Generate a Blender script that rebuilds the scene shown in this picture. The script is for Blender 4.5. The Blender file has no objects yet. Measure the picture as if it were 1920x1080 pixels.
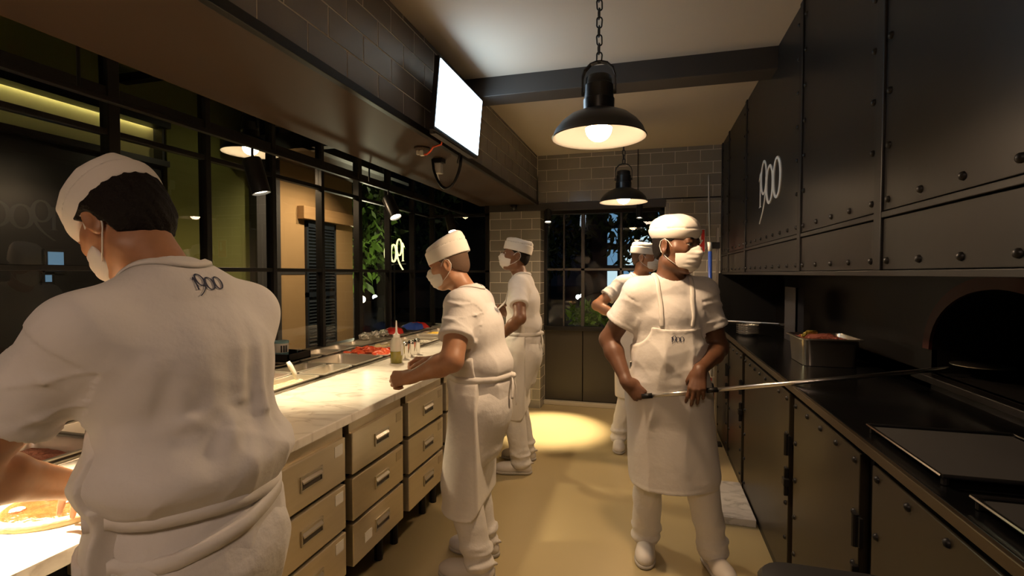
import bpy, bmesh, math, random
import numpy as np
from mathutils import Vector, Matrix
from mathutils.bvhtree import BVHTree
random.seed(7)
SC = bpy.context.scene
COL = SC.collection
PI = math.pi

# ------------------------------------------------------------------ camera
CAM_YAW, CAM_PITCH, CAM_H = math.radians(15.35), math.radians(-1.65), 1.5
cd = bpy.data.cameras.new('camera')
cd.sensor_width = 36.0
cd.lens = 936.0 / 1920.0 * 36.0
cd.clip_start = 0.05
cam = bpy.data.objects.new('camera', cd)
COL.objects.link(cam)
cam.location = (0, 0, CAM_H)
cam.rotation_euler = (PI / 2 + CAM_PITCH, 0, CAM_YAW)
SC.camera = cam

# ------------------------------------------------------------------ night sky
w = bpy.data.worlds.new('night_sky')
SC.world = w
w.use_nodes = True
w.node_tree.nodes['Background'].inputs[0].default_value = (0.10, 0.16, 0.30, 1)
w.node_tree.nodes['Background'].inputs[1].default_value = 0.012
SC.view_settings.view_transform = 'Standard'
SC.view_settings.look = 'None'
SC.view_settings.gamma = 1.0
SC.view_settings.use_curve_mapping = False
SC.view_settings.exposure = 0.0
SC.cycles.use_denoising = True
SC.cycles.max_bounces = 8
SC.cycles.sample_clamp_indirect = 6.0

# light levels of the lamps the place has (each lamp is built with its fixture below)
PENDANT_GLOW = 45.0       # emission of a pendant's bulb
PENDANT_WATTS = 60.0       # light a pendant throws down
SPOT_WATTS = 64.0          # each counter spotlight
TV_GLOW = 8.5              # television screen
WARM = (1.0, 0.67, 0.40)
SPOT_COL = (1.0, 0.76, 0.46)

# ------------------------------------------------------------------ materials
def _n(nt, t, **kw):
    n = nt.nodes.new(t)
    for k, v in kw.items():
        setattr(n, k, v)
    return n

def mat(name, col, rough=0.6, metal=0.0, noise=None, bump=None, rnd=0.0, emit=None, coat=0.0, spec=0.5, aniso=0.0, sheen=0.0, stretch=None):
    """noise=(scale, colour2, contrast); bump=(scale, strength, distance)."""
    m = bpy.data.materials.new(name)
    m.use_nodes = True
    nt = m.node_tree
    b = nt.nodes['Principled BSDF']
    L = nt.links.new
    b.inputs['Base Color'].default_value = (*col, 1)
    b.inputs['Roughness'].default_value = rough
    b.inputs['Metallic'].default_value = metal
    b.inputs['Specular IOR Level'].default_value = spec
    b.inputs['Coat Weight'].default_value = coat
    b.inputs['Anisotropic'].default_value = aniso
    b.inputs['Sheen Weight'].default_value = sheen
    tc = None
    if noise or bump:
        tc = _n(nt, 'ShaderNodeTexCoord')
        mp = _n(nt, 'ShaderNodeMapping')
        if stretch:
            mp.inputs['Scale'].default_value = stretch
        L(tc.outputs['Object'], mp.inputs['Vector'])
    src = None
    if noise:
        t = _n(nt, 'ShaderNodeTexNoise')
        t.inputs['Scale'].default_value = noise[0]
        t.inputs['Detail'].default_value = 6
        L(mp.outputs[0], t.inputs['Vector'])
        r = _n(nt, 'ShaderNodeValToRGB')
        c = noise[2] if len(noise) > 2 else 0.2
        r.color_ramp.elements[0].position = 0.5 - c
        r.color_ramp.elements[1].position = 0.5 + c
        r.color_ramp.elements[0].color = (*col, 1)
        r.color_ramp.elements[1].color = (*noise[1], 1)
        L(t.outputs['Fac'], r.inputs[0])
        src = r.outputs[0]
        L(src, b.inputs['Base Color'])
    if rnd:
        oi = _n(nt, 'ShaderNodeObjectInfo')
        hs = _n(nt, 'ShaderNodeHueSaturation')
        mr = _n(nt, 'ShaderNodeMapRange')
        mr.inputs['To Min'].default_value = 1 - rnd
        mr.inputs['To Max'].default_value = 1 + rnd
        L(oi.outputs['Random'], mr.inputs['Value'])
        L(mr.outputs[0], hs.inputs['Value'])
        if src:
            L(src, hs.inputs['Color'])
        else:
            hs.inputs['Color'].default_value = (*col, 1)
        L(hs.outputs[0], b.inputs['Base Color'])
    if bump:
        t = _n(nt, 'ShaderNodeTexNoise')
        t.inputs['Scale'].default_value = bump[0]
        t.inputs['Detail'].default_value = 4
        L(mp.outputs[0], t.inputs['Vector'])
        bp = _n(nt, 'ShaderNodeBump')
        bp.inputs['Strength'].default_value = bump[1]
        bp.inputs['Distance'].default_value = bump[2] if len(bump) > 2 else 0.002
        L(t.outputs['Fac'], bp.inputs['Height'])
        L(bp.outputs[0], b.inputs['Normal'])
    if emit:
        b.inputs['Emission Color'].default_value = (*emit[0], 1)
        b.inputs['Emission Strength'].default_value = emit[1]
    return m

def glass_mat(name, tint=(1, 1, 1), boost=1.0, rough=0.0):
    m = bpy.data.materials.new(name)
    m.use_nodes = True
    nt = m.node_tree
    nt.nodes.clear()
    o = _n(nt, 'ShaderNodeOutputMaterial')
    mx = _n(nt, 'ShaderNodeMixShader')
    tr = _n(nt, 'ShaderNodeBsdfTransparent')
    tr.inputs[0].default_value = (*tint, 1)
    gl = _n(nt, 'ShaderNodeBsdfGlossy')
    gl.inputs['Roughness'].default_value = rough
    fr = _n(nt, 'ShaderNodeFresnel')
    fr.inputs['IOR'].default_value = 1.5
    ml = _n(nt, 'ShaderNodeMath', operation='MULTIPLY')
    ml.inputs[1].default_value = boost
    nt.links.new(fr.outputs[0], ml.inputs[0])
    ge = _n(nt, 'ShaderNodeNewGeometry')
    fb = _n(nt, 'ShaderNodeMath', operation='SUBTRACT')       # the far face of a pane adds no second, total reflection
    fb.inputs[0].default_value = 1.0
    nt.links.new(ge.outputs['Backfacing'], fb.inputs[1])
    m2 = _n(nt, 'ShaderNodeMath', operation='MULTIPLY')
    nt.links.new(ml.outputs[0], m2.inputs[0])
    nt.links.new(fb.outputs[0], m2.inputs[1])
    nt.links.new(m2.outputs[0], mx.inputs[0])
    nt.links.new(tr.outputs[0], mx.inputs[1])
    nt.links.new(gl.outputs[0], mx.inputs[2])
    nt.links.new(mx.outputs[0], o.inputs[0])
    return m

def marble_mat(name, base=(0.80, 0.76, 0.68), vein=(0.56, 0.51, 0.44)):
    m = bpy.data.materials.new(name)
    m.use_nodes = True
    nt = m.node_tree
    b = nt.nodes['Principled BSDF']
    b.inputs['Roughness'].default_value = 0.22
    tc = _n(nt, 'ShaderNodeTexCoord')
    mp = _n(nt, 'ShaderNodeMapping')
    mp.inputs['Rotation'].default_value = (0, 0, 0.5)
    mp.inputs['Scale'].default_value = (1.0, 2.2, 1.0)
    nt.links.new(tc.outputs['Object'], mp.inputs[0])
    n1 = _n(nt, 'ShaderNodeTexNoise')
    n1.inputs['Scale'].default_value = 2.6
    n1.inputs['Detail'].default_value = 9
    n1.inputs['Distortion'].default_value = 1.6
    nt.links.new(mp.outputs[0], n1.inputs['Vector'])
    r = _n(nt, 'ShaderNodeValToRGB')
    e = r.color_ramp.elements
    e[0].position, e[0].color = 0.44, (*base, 1)
    e[1].position, e[1].color = 0.60, (*base, 1)
    k = e.new(0.505)
    k.color = (*vein, 1)
    k2 = e.new(0.485)
    k2.color = (*[0.75 * base[i] + 0.25 * vein[i] for i in range(3)], 1)
    nt.links.new(n1.outputs['Fac'], r.inputs[0])
    n2 = _n(nt, 'ShaderNodeTexNoise')
    n2.inputs['Scale'].default_value = 5.0
    n2.inputs['Detail'].default_value = 5
    nt.links.new(mp.outputs[0], n2.inputs['Vector'])
    mx = _n(nt, 'ShaderNodeMix', data_type='RGBA', blend_type='MIX')
    mr = _n(nt, 'ShaderNodeMapRange')
    mr.inputs['From Min'].default_value = 0.42
    mr.inputs['From Max'].default_value = 0.62
    nt.links.new(n2.outputs['Fac'], mr.inputs['Value'])
    nt.links.new(mr.outputs[0], mx.inputs['Factor'])
    nt.links.new(r.outputs[0], mx.inputs['B'])
    mx.inputs['A'].default_value = (*base, 1)
    nt.links.new(mx.outputs['Result'], b.inputs['Base Color'])
    return m

M = {}
M['floor'] = mat('epoxy_floor', (0.42, 0.335, 0.17), 0.30, noise=(1.1, (0.47, 0.385, 0.21), 0.25), bump=(3, 0.08, 0.004))
M['ceiling'] = mat('ceiling_paint', (0.50, 0.45, 0.37), 0.9, noise=(2, (0.53, 0.475, 0.39), 0.3))
M['soffit'] = mat('brown_soffit', (0.046, 0.029, 0.018), 0.55, noise=(3, (0.052, 0.033, 0.020), 0.3), spec=0.25)
M['black'] = mat('black_metal', (0.010, 0.0095, 0.009), 0.42, spec=0.3)
M['blackmatte'] = mat('black_matte', (0.007, 0.007, 0.007), 0.75, spec=0.2)
M['beam'] = mat('beam_paint', (0.045, 0.040, 0.036), 0.5)
M['tile'] = mat('grey_tile', (0.21, 0.192, 0.178), 0.26, rnd=0.10, bump=(9, 0.05, 0.002))
M['tile_warm'] = mat('grey_tile_pier', (0.26, 0.242, 0.208), 0.18, rnd=0.08, bump=(9, 0.05, 0.002))
M['grout'] = mat('grout', (0.66, 0.61, 0.52), 0.9)
M['grout_dark'] = mat('grout_grey', (0.30, 0.275, 0.24), 0.9)
M['hood'] = mat('hood_metal', (0.0135, 0.0125, 0.0115), 0.36, metal=0.0, spec=0.25, bump=(2.2, 0.25, 0.006), rnd=0.06)
M['cab'] = mat('cabinet_metal', (0.028, 0.022, 0.013), 0.34, metal=0.1, spec=0.4, bump=(2.6, 0.2, 0.005), rnd=0.08)
M['stone'] = mat('black_stone', (0.004, 0.004, 0.004), 0.22, spec=0.22, bump=(60, 0.1, 0.001))
M['steel'] = mat('steel', (0.60, 0.56, 0.48), 0.30, metal=1.0, bump=(50, 0.06, 0.001), stretch=(1, 12, 1))
M['steel_brushed'] = mat('steel_brushed', (0.60, 0.52, 0.38), 0.36, metal=0.9, noise=(3, (0.52, 0.45, 0.33), 0.3), bump=(30, 0.05, 0.001), stretch=(1, 1, 14))
M['pan_steel'] = mat('pan_steel', (0.72, 0.67, 0.57), 0.40, metal=0.75, bump=(50, 0.06, 0.001))
M['drawer_steel'] = mat('drawer_steel', (0.74, 0.66, 0.50), 0.40, metal=0.85, noise=(3, (0.66, 0.58, 0.43), 0.3), bump=(30, 0.05, 0.001), stretch=(1, 1, 14))
M['chrome'] = mat('chrome', (0.72, 0.70, 0.66), 0.16, metal=1.0)
M['foil'] = mat('crinkled_foil', (0.80, 0.78, 0.73), 0.25, metal=1.0, bump=(70, 1.0, 0.012))
M['alu'] = mat('aluminium', (0.78, 0.77, 0.74), 0.28, metal=1.0)
M['marble'] = marble_mat('marble')
M['glass'] = glass_mat('window_glass', (0.93, 0.95, 0.93), 1.15)
M['white_plastic'] = mat('white_plastic', (0.75, 0.73, 0.68), 0.4)
M['paper'] = mat('paper', (0.62, 0.60, 0.54), 0.8)
M['red'] = mat('red_paint', (0.62, 0.03, 0.02), 0.4)
M['blue'] = mat('blue_plastic', (0.03, 0.08, 0.42), 0.4)
M['orange'] = mat('orange_cable', (0.75, 0.10, 0.03), 0.5)
M['shade_in'] = mat('white_enamel', (0.50, 0.48, 0.44), 0.5)
M['bulb'] = mat('bulb_glow', (1, 1, 1), 0.4, emit=((1.0, 0.70, 0.42), PENDANT_GLOW))
M['lens'] = mat('lamp_lens', (1, 1, 1), 0.4, emit=((1.0, 0.86, 0.62), 14.0))
M['screen'] = mat('screen_glow', (0.02, 0.02, 0.02), 0.3, emit=((0.64, 0.83, 1.0), TV_GLOW))

# ------------------------------------------------------------------ mesh helpers
def wloc(o):
    v = Vector((0, 0, 0))
    while o:
        v = v + o.location
        o = o.parent
    return v

class MB:
    """collects simple shapes in world coordinates and links them as ONE mesh object"""
    def __init__(s):
        s.v, s.f = [], []
    def add(s, vs, fs):
        o = len(s.v)
        s.v += [tuple(map(float, q)) for q in vs]
        s.f += [tuple(i + o for i in f) for f in fs]
        return s
    def box(s, x0, x1, y0, y1, z0, z1):
        vs = [(x, y, z) for z in (z0, z1) for y in (y0, y1) for x in (x0, x1)]
        return s.add(vs, [(0, 2, 3, 1), (4, 5, 7, 6), (0, 1, 5, 4), (2, 6, 7, 3), (0, 4, 6, 2), (1, 3, 7, 5)])
    def obox(s, c, ax, ay, az):
        """oriented box: centre and three half-extent vectors"""
        c, ax, ay, az = map(Vector, (c, ax, ay, az))
        vs = [c + ax * i + ay * j + az * k for k in (-1, 1) for j in (-1, 1) for i in (-1, 1)]
        return s.add(vs, [(0, 2, 3, 1), (4, 5, 7, 6), (0, 1, 5, 4), (2, 6, 7, 3), (0, 4, 6, 2), (1, 3, 7, 5)])
    def cyl(s, p0, p1, r0, r1=None, n=14, caps=True):
        p0, p1 = Vector(p0), Vector(p1)
        r1 = r0 if r1 is None else r1
        d = (p1 - p0).normalized()
        a = d.orthogonal().normalized()
        b = d.cross(a)
        vs = []
        for p, r in ((p0, r0), (p1, r1)):
            vs += [p + (a * math.cos(2 * PI * i / n) + b * math.sin(2 * PI * i / n)) * r for i in range(n)]
        fs = [(i, (i + 1) % n, n + (i + 1) % n, n + i) for i in range(n)]
        if caps:
            fs += [tuple(range(n - 1, -1, -1)), tuple(range(n, 2 * n))]
        return s.add(vs, fs)
    def lathe(s, prof, c, n=32, axis=(0, 0, 1), sx=1.0, sy=1.0):
        c = Vector(c)
        d = Vector(axis).normalized()
        a = Vector((1, 0, 0)) if abs(d.z) > 0.9 else d.orthogonal().normalized()
        a = (a - d * a.dot(d)).normalized()
        b = d.cross(a)
        vs, fs = [], []
        for r, z in prof:
            vs += [c + d * z + (a * math.cos(2 * PI * i / n) * sx + b * math.sin(2 * PI * i / n) * sy) * r for i in range(n)]
        for k in range(len(prof) - 1):
            fs += [(k * n + i, k * n + (i + 1) % n, (k + 1) * n + (i + 1) % n, (k + 1) * n + i) for i in range(n)]
        return s.add(vs, fs)
    def tube(s, pts, r, n=8, closed=False):
        pts = [Vector(p) for p in pts]
        m = len(pts)
        rs = r if isinstance(r, (list, tuple)) else [r] * m
        vs, fs = [], []
        prev = None
        for i, p in enumerate(pts):
            if closed:
                t = pts[(i + 1) % m] - pts[i - 1]
            else:
                t = pts[min(i + 1, m - 1)] - pts[max(i - 1, 0)]
            t.normalize()
            if prev is None:
                a = t.orthogonal().normalized()
            else:
                a = prev - t * prev.dot(t)
                a = a.normalized() if a.length > 1e-6 else t.orthogonal().normalized()
            prev = a
            b = t.cross(a)
            vs += [p + (a * math.cos(2 * PI * j / n) + b * math.sin(2 * PI * j / n)) * rs[i] for j in range(n)]
        for i in range(m if closed else m - 1):
            k = (i + 1) % m
            fs += [(i * n + j, i * n + (j + 1) % n, k * n + (j + 1) % n, k * n + j) for j in range(n)]
        if not closed:
            fs += [tuple(range(n - 1, -1, -1)), tuple((m - 1) * n + j for j in range(n))]
        return s.add(vs, fs)
    def prism(s, poly, off):
        off = Vector(off)
        poly = [Vector(p) for p in poly]
        n = len(poly)
        return s.add(poly + [p + off for p in poly],
                     [tuple(range(n - 1, -1, -1)), tuple(range(n, 2 * n))] + [(i, (i + 1) % n, n + (i + 1) % n, n + i) for i in range(n)])
    def ball(s, c, r, n=12, m=8):
        r = (r, r, r) if isinstance(r, (int, float)) else r
        c = Vector(c)
        vs, fs = [c + Vector((0, 0, -r[2]))], []
        for j in range(1, m):
            t = -PI / 2 + PI * j / m
            vs += [c + Vector((r[0] * math.cos(t) * math.cos(2 * PI * i / n), r[1] * math.cos(t) * math.sin(2 * PI * i / n), r[2] * math.sin(t))) for i in range(n)]
        vs.append(c + Vector((0, 0, r[2])))
        fs += [(0, 1 + (i + 1) % n, 1 + i) for i in range(n)]
        for j in range(m - 2):
            a, b = 1 + j * n, 1 + (j + 1) * n
            fs += [(a + i, a + (i + 1) % n, b + (i + 1) % n, b + i) for i in range(n)]
        e = len(vs) - 1
        a = 1 + (m - 2) * n
        fs += [(a + i, a + (i + 1) % n, e) for i in range(n)]
        return s.add(vs, fs)
    def mesh(s, name, origin=(0, 0, 0), smooth=False, fix=True):
        me = bpy.data.meshes.new(name)
        o = Vector(origin)
        me.from_pydata([tuple(Vector(q) - o) for q in s.v], [], s.f)
        if fix:
            bm = bmesh.new()
            bm.from_mesh(me)
            bmesh.ops.recalc_face_normals(bm, faces=bm.faces)
            bm.to_mesh(me)
            bm.free()
        if smooth:
            me.polygons.foreach_set('use_smooth', [True] * len(me.polygons))
        return me
    def build(s, name, m, parent=None, smooth=False, bevel=0.0, origin=None, seg=2, auto=None):
        if parent is not None:
            og = wloc(parent)
        elif origin is None:
            a = np.array(s.v)
            og = Vector(((a[:, 0].min() + a[:, 0].max()) / 2, (a[:, 1].min() + a[:, 1].max()) / 2, a[:, 2].min()))
        else:
            og = Vector(origin)
        me = s.mesh(name, og, smooth)
        me.materials.append(m)
        ob = bpy.data.objects.new(name, me)
        COL.objects.link(ob)
        if parent is not None:
            ob.parent = parent
        else:
            ob.location = og
        if auto:
            me.set_sharp_from_angle(angle=math.radians(auto))
        if bevel:
            bv = ob.modifiers.new('soft_edges', 'BEVEL')
            bv.width = bevel
            bv.segments = seg
            bv.limit_method = 'ANGLE'
            bv.angle_limit = math.radians(40)
        return ob

def tag(o, label=None, cat=None, group=None, kind=None):
    if label: o['label'] = label
    if cat: o['category'] = cat
    if group: o['group'] = group
    if kind: o['kind'] = kind
    return o

def thing(name, label, cat, loc, group=None):
    o = bpy.data.objects.new(name, None)
    o.empty_display_size = 0.1
    COL.objects.link(o)
    o.location = loc
    return tag(o, label, cat, group)

def share(name, me, loc, parent=None, rot=None, scale=None):
    """another object on a shared mesh; loc in world coordinates"""
    o = bpy.data.objects.new(name, me)
    COL.objects.link(o)
    if parent is not None:
        o.parent = parent
        o.location = Vector(loc) - wloc(parent)
    else:
        o.location = loc
    if rot: o.rotation_euler = rot
    if scale: o.scale = scale
    return o

def copy_tree(o, parent=None):
    c = o.copy()
    COL.objects.link(c)
    if parent is not None:
        c.parent = parent
    for ch in [q for q in COL.objects if q.parent == o]:
        copy_tree(ch, c)
    return c

# strokes of the "1900" sign: thin high-contrast old-style figures; unit = height of a zero
def sign_strips():
    out = []
    def ring(cx, cy, a, b, ia, ib, t0=0, t1=2 * PI, n=36):
        P, Q = [], []
        for i in range(n + 1):
            t = t0 + (t1 - t0) * i / n
            P.append((cx + a * math.cos(t), cy + b * math.sin(t)))
            Q.append((cx + ia * math.cos(t), cy + ib * math.sin(t)))
        out.append((P, Q))
    # 1: a fine flag and a stem with a foot
    out.append(([(0.10, 1.02), (0.10, 0.5), (0.10, 0.04), (0.0, 0.0)], [(0.24, 1.08), (0.24, 0.5), (0.24, 0.04), (0.33, 0.0)]))
    out.append(([(-0.04, 0.84), (0.04, 0.93), (0.10, 1.02)], [(-0.02, 0.80), (0.07, 0.87), (0.13, 0.94)]))
    # 9: a raised bowl and a long tail that swings down to the left
    ring(0.64, 0.82, 0.42, 0.51, 0.26, 0.43)
    P, Q = [], []
    for i in range(15):
        t = i / 14
        x = 1.04 - 0.86 * t ** 2.2
        y = 0.80 - 1.30 * t ** 0.95
        wd = 0.15 * (1 - 0.45 * t)
        P.append((x, y)); Q.append((x - wd, y + 0.02 * t))
    out.append((P, Q))
    ring(1.40, 0.50, 0.47, 0.55, 0.29, 0.47)
    ring(2.24, 0.54, 0.47, 0.55, 0.29, 0.47)
    return out

def sign_on(name, m, org, ux, uy, size, depth, parent, un=None):
    """the figures 1900 as raised flat strips on a plane; org = left end of the base line"""
    org, ux, uy = Vector(org), Vector(ux), Vector(uy)
    n = Vector(un) if un is not None else ux.cross(uy)
    b = MB()
    for k, (P, Q) in enumerate(sign_strips()):
        z = depth * (0.25 + 0.12 * k)
        q = len(P)
        vs = [org + (ux * x + uy * y) * size + n * z for x, y in P] + [org + (ux * x + uy * y) * size + n * z for x, y in Q]
        vs += [p - n * (z + 0.0005) for p in vs]
        fs = []
        for i in range(q - 1):
            fs += [(i, i + 1, q + i + 1, q + i), (2 * q + i, 3 * q + i, 3 * q + i + 1, 2 * q + i + 1), (i, 2 * q + i, 2 * q + i + 1, i + 1), (q + i, q + i + 1, 3 * q + i + 1, 3 * q + i)]
        b.add(vs, fs)
    return b.build(name, m, parent)
# ================================================================== ROOM
XB, ZS, ZC, XG, XH, YB, YW = -1.19, 2.265, 2.79, -2.50, 0.70, 5.40, 5.66
Y0 = -3.2
def struct(o, label=None):
    o['kind'] = 'structure'
    if label: o['label'] = label
    return o

struct(MB().box(-2.6, 1.9, Y0, 5.75, -0.06, 0).build('floor', M['floor']))
struct(MB().box(-2.6, 1.9, Y0, 5.75, ZC, ZC + 0.06).build('ceiling', M['ceiling']))
struct(MB().box(-2.6, 1.9, Y0 - 0.1, Y0, 0, ZC).build('wall_front', mat('plaster', (0.42, 0.36, 0.27), 0.9)))
struct(MB().box(1.75, 1.85, Y0, 5.7, 0, ZC).build('wall_right', M['blackmatte']))
struct(MB().box(XG - 0.06, XG + 0.03, Y0, 5.66, 0, 0.88).build('wall_left', M['blackmatte']))
# dark steel beam across the ceiling
bm_ = struct(MB().box(XB - 0.3, XH + 0.3, 3.16, 3.34, 2.665, ZC + 0.01).build('beam', M['beam'], bevel=0.004))

# bulkhead over the counter with its brown underside and black edge trim
struct(MB().box(-1.86, XB - 0.006, Y0, YB, ZS, ZC + 0.01).build('ceiling_bulkhead', M['soffit']))
struct(MB().box(XB - 0.02, XB + 0.012, Y0, YB, ZS - 0.012, ZS + 0.026).build('trim_1', M['black'], bevel=0.003))

# ---- tiles: shared meshes, each tile an object
TW, TH, JT, TD = 0.243, 0.1185, 0.0065, 0.0016
_tile_cache = {}
def tile_mesh(wd, hd, m):
    key = (round(wd, 4), round(hd, 4), m.name)
    if key not in _tile_cache:
        e = 0.0008
        b = MB()
        vs = [(0, 0, 0), (wd, 0, 0), (wd, 0, hd), (0, 0, hd),
              (0, -TD + e, 0), (wd, -TD + e, 0), (wd, -TD + e, hd), (0, -TD + e, hd),
              (e, -TD, e), (wd - e, -TD, e), (wd - e, -TD, hd - e), (e, -TD, hd - e)]
        fs = [(8, 9, 10, 11)]
        for i in range(4):
            j = (i + 1) % 4
            fs += [(i, j, 4 + j, 4 + i), (4 + i, 4 + j, 8 + j, 8 + i)]
        b.add(vs, fs)
        me = b.mesh('tile', (0, 0, 0), fix=True)
        me.materials.append(m)
        _tile_cache[key] = me
    return _tile_cache[key]

def tile_field(parent, u0, u1, z0, z1, place, rz, m, ushift=0.0, zref=None):
    """running bond; place(u, z) gives the world corner of a tile; z courses counted down from z1 or from zref"""
    zz = (zref if zref is not None else z0)
    row = 0
    while zz < z1 - 0.01:
        a, bz = max(zz, z0), min(zz + TH - JT, z1)
        if bz - a > 0.012:
            u = u0 - TW + ((ushift + (TW / 2 if row % 2 else 0)) % TW)
            while u < u1:
                c0, c1 = max(u, u0), min(u + TW - JT, u1)
                if c1 - c0 > 0.015:
                    share('tile', tile_mesh(c1 - c0, bz - a, m), place(c0, a), parent, rot=(0, 0, rz))
                u += TW
        zz += TH
        row += 1

# bulkhead face (faces +X): the tile's own -Y side turned to +X
bf = struct(MB().box(XB - 0.03, XB - 0.004, 0.2, YB, ZS + 0.02, ZC).build('wall_bulkhead', M['grout']))
tile_field(bf, 0.35, YB - 0.01, ZS + 0.028, ZC, lambda u, z: (XB - 0.004, u, z), PI / 2, M['tile'], ushift=1.323 - 0.35 + 0.0025)

# back wall: one backing with the window opening left free, tiles as children
bw = MB()
bw.box(XB - 0.02, 1.0, YB, YW + 0.1, ZS - 0.0, ZC)
bw.box(-1.745, -1.16, YB, YW + 0.1, 0, ZS + 0.3)
bw.box(-2.56, -1.745, YB, YW + 0.1, 0, 0.88)
bw.box(0.155, 1.0, YB, YW + 0.1, 0, ZS + 0.02)
bk = struct(bw.build('wall_back', M['grout']))
tile_field(bk, XB + 0.004, XH + 0.1, ZS + 0.012, ZC, lambda u, z: (u, YB, z), 0, M['tile_warm'], ushift=0.10)
tile_field(bk, -1.745, -1.162, 0.0, ZS - 0.02, lambda u, z: (u, YB, z), 0, M['tile_warm'], ushift=0.13, zref=-0.02)
tile_field(bk, 0.16, XH + 0.1, 0.0, ZS - 0.0, lambda u, z: (u, YB, z), 0, M['tile_warm'], ushift=0.04, zref=-0.02)
# left reveal of the window recess (faces +X)
tile_field(bk, YB + 0.004, YW - 0.02, 0.0, ZS - 0.02, lambda u, z: (-1.16, u, z), PI / 2, M['tile_warm'], ushift=0.10, zref=-0.02)
# black roller case over the recess
struct(MB().box(-1.80, 0.16, YB - 0.012, YB + 0.05, ZS - 0.075, ZS + 0.008).build('trim_2', M['beam'], bevel=0.003))
struct(MB().box(-1.16, 0.16, YW - 0.07, YW, 0, 0.045).build('baseboard_back', mat('pale_kerb', (0.52, 0.47, 0.36), 0.5), bevel=0.006))

# ---- back window and the dark panels under it
wn = struct(thing('window_2', None, None, (-0.5, YW, 0.88)))
fr = MB()
fr.box(-1.16, -1.125, YW - 0.05, YW + 0.03, 0.86, 2.21)
fr.box(0.115, 0.155, YW - 0.05, YW + 0.03, 0.86, 2.21)
fr.box(-1.16, 0.155, YW - 0.05, YW + 0.03, 2.17, 2.215)
fr.box(-1.16, 0.155, YW - 0.07, YW + 0.03, 0.855, 0.905)
fr.build('window_frame', M['black'], wn, bevel=0.004)
for x, hw in ((-0.935, 0.008), (-0.72, 0.018), (-0.30, 0.011)):
    MB().box(x - hw, x + hw, YW - 0.03, YW + 0.02, 0.905, 2.17).build('mullion', M['beam'], wn)
MB().box(-1.125, 0.115, YW - 0.03, YW + 0.02, 1.535, 1.56).build('transom', M['beam'], wn)
xs = [-1.125, -0.935, -0.72, -0.30, 0.115]
for i in range(4):
    for z0, z1 in ((0.905, 1.535), (1.56, 2.17)):
        MB().box(xs[i], xs[i + 1], YW - 0.004, YW + 0.002, z0, z1).build('pane', M['glass'], wn)
pn = struct(MB().box(-1.16, 0.155, YW + 0.02, YW + 0.08, 0, 0.86).build('wall_below_window', M['blackmatte']))
M['panel'] = mat('panel_dark', (0.042, 0.036, 0.026), 0.4, metal=0.2)
for x0, x1 in ((-1.155, -0.725), (-0.717, -0.285), (-0.277, 0.15)):
    MB().box(x0, x1, YW - 0.005, YW + 0.02, 0.05, 0.855).build('panel', M['panel'], pn, bevel=0.003)

# ---- glazed front along the counter
sf = struct(thing('window_1', None, None, (XG, 2.0, 0.88)))
ys = [1.82 + 0.5275 * i for i in range(-7, 8)]
for y in ys:
    hw = 0.027 if abs(y - 1.82) < 0.01 or abs(y - 3.93) < 0.01 or abs(y - 1.82 + 4 * .5275) < 0.01 else 0.017
    MB().box(XG - 0.03, XG + 0.03, y - hw, y + hw, 0.88, ZC).build('mullion', M['black'], sf, bevel=0.003)
for z, hz in ((2.362, 0.024), (2.172, 0.014), (1.525, 0.013)):
    MB().box(XG - 0.022, XG + 0.022, Y0, YB, z - hz, z + hz).build('transom', M['black'], sf, bevel=0.003)
MB().box(XG - 0.04, XG + 0.04, Y0, YB, 0.88, 0.925).build('sill', M['black'], sf)
for i in range(len(ys) - 1):
    if ys[i + 1] < 0.6: continue
    for z0, z1 in ((0.925, 1.512), (1.538, 2.158), (2.186, 2.338), (2.386, ZC)):
        MB().box(XG - 0.003, XG + 0.003, ys[i] + 0.017, ys[i + 1] - 0.017, z0, z1).build('pane', M['glass'], sf)
MB().box(XG - 0.003, XG + 0.003, ys[0], ys[5] - 0.02, 0.925, ZC).build('pane', M['glass'], sf)
w3 = struct(thing('window_3', None, None, (-2.1, YB, 0.88)))
MB().box(-1.79, -1.745, YB - 0.02, YB + 0.04, 0.88, ZC).build('mullion', M['black'], w3)
MB().box(XG, -1.745, YB - 0.02, YB + 0.03, 1.512, 1.538).box(XG, -1.745, YB - 0.02, YB + 0.03, 2.15, 2.18).build('transom', M['black'], w3)
for z0, z1 in ((0.88, 1.512), (1.538, 2.15), (2.18, ZC)):
    MB().box(XG + 0.03, -1.79, YB - 0.003, YB + 0.003, z0, z1).build('pane', M['glass'], w3)

# ---- faint joints of the floor finish: narrow recessed seams would be under a pixel, left to the material

# ================================================================== HOOD (right, riveted steel)
hd = thing('oven_hood', 'tall black riveted steel hood over the oven counter with white figures on one panel', 'hood', (XH + 0.4, 2.5, 1.5))
MB().box(XH + 0.015, 1.74, -1.5, 5.39, 1.505, ZC).build('hood_body', M['blackmatte'], hd)
MB().box(XH - 0.012, XH + 0.06, -1.5, 5.39, 1.492, 1.51).build('bottom_edge', M['black'], hd, bevel=0.002)
MB().box(0.66, 1.74, 5.27, 5.385, 0.0, 1.505).build('end_panel', M['blackmatte'], hd)
seams = [-0.72, 0.10, 0.96, 1.82, 2.68, 4.09, 4.93, 5.36]
riv = MB()
for j in range(3):
    pass
riv.lathe([(0.0112, 0), (0.0105, 0.004), (0.0075, 0.008), (0.003, 0.0098), (0.0001, 0.0101)], (0, 0, 0), 10, axis=(-1, 0, 0))
rivet_me = riv.mesh('rivet', (0, 0, 0), smooth=True)
rivet_me.materials.append(M['black'])
MB().box(XH - 0.010, XH + 0.02, -0.72, 5.36, 1.672, 1.690).build('seam_strip', M['black'], hd, bevel=0.002)
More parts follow.
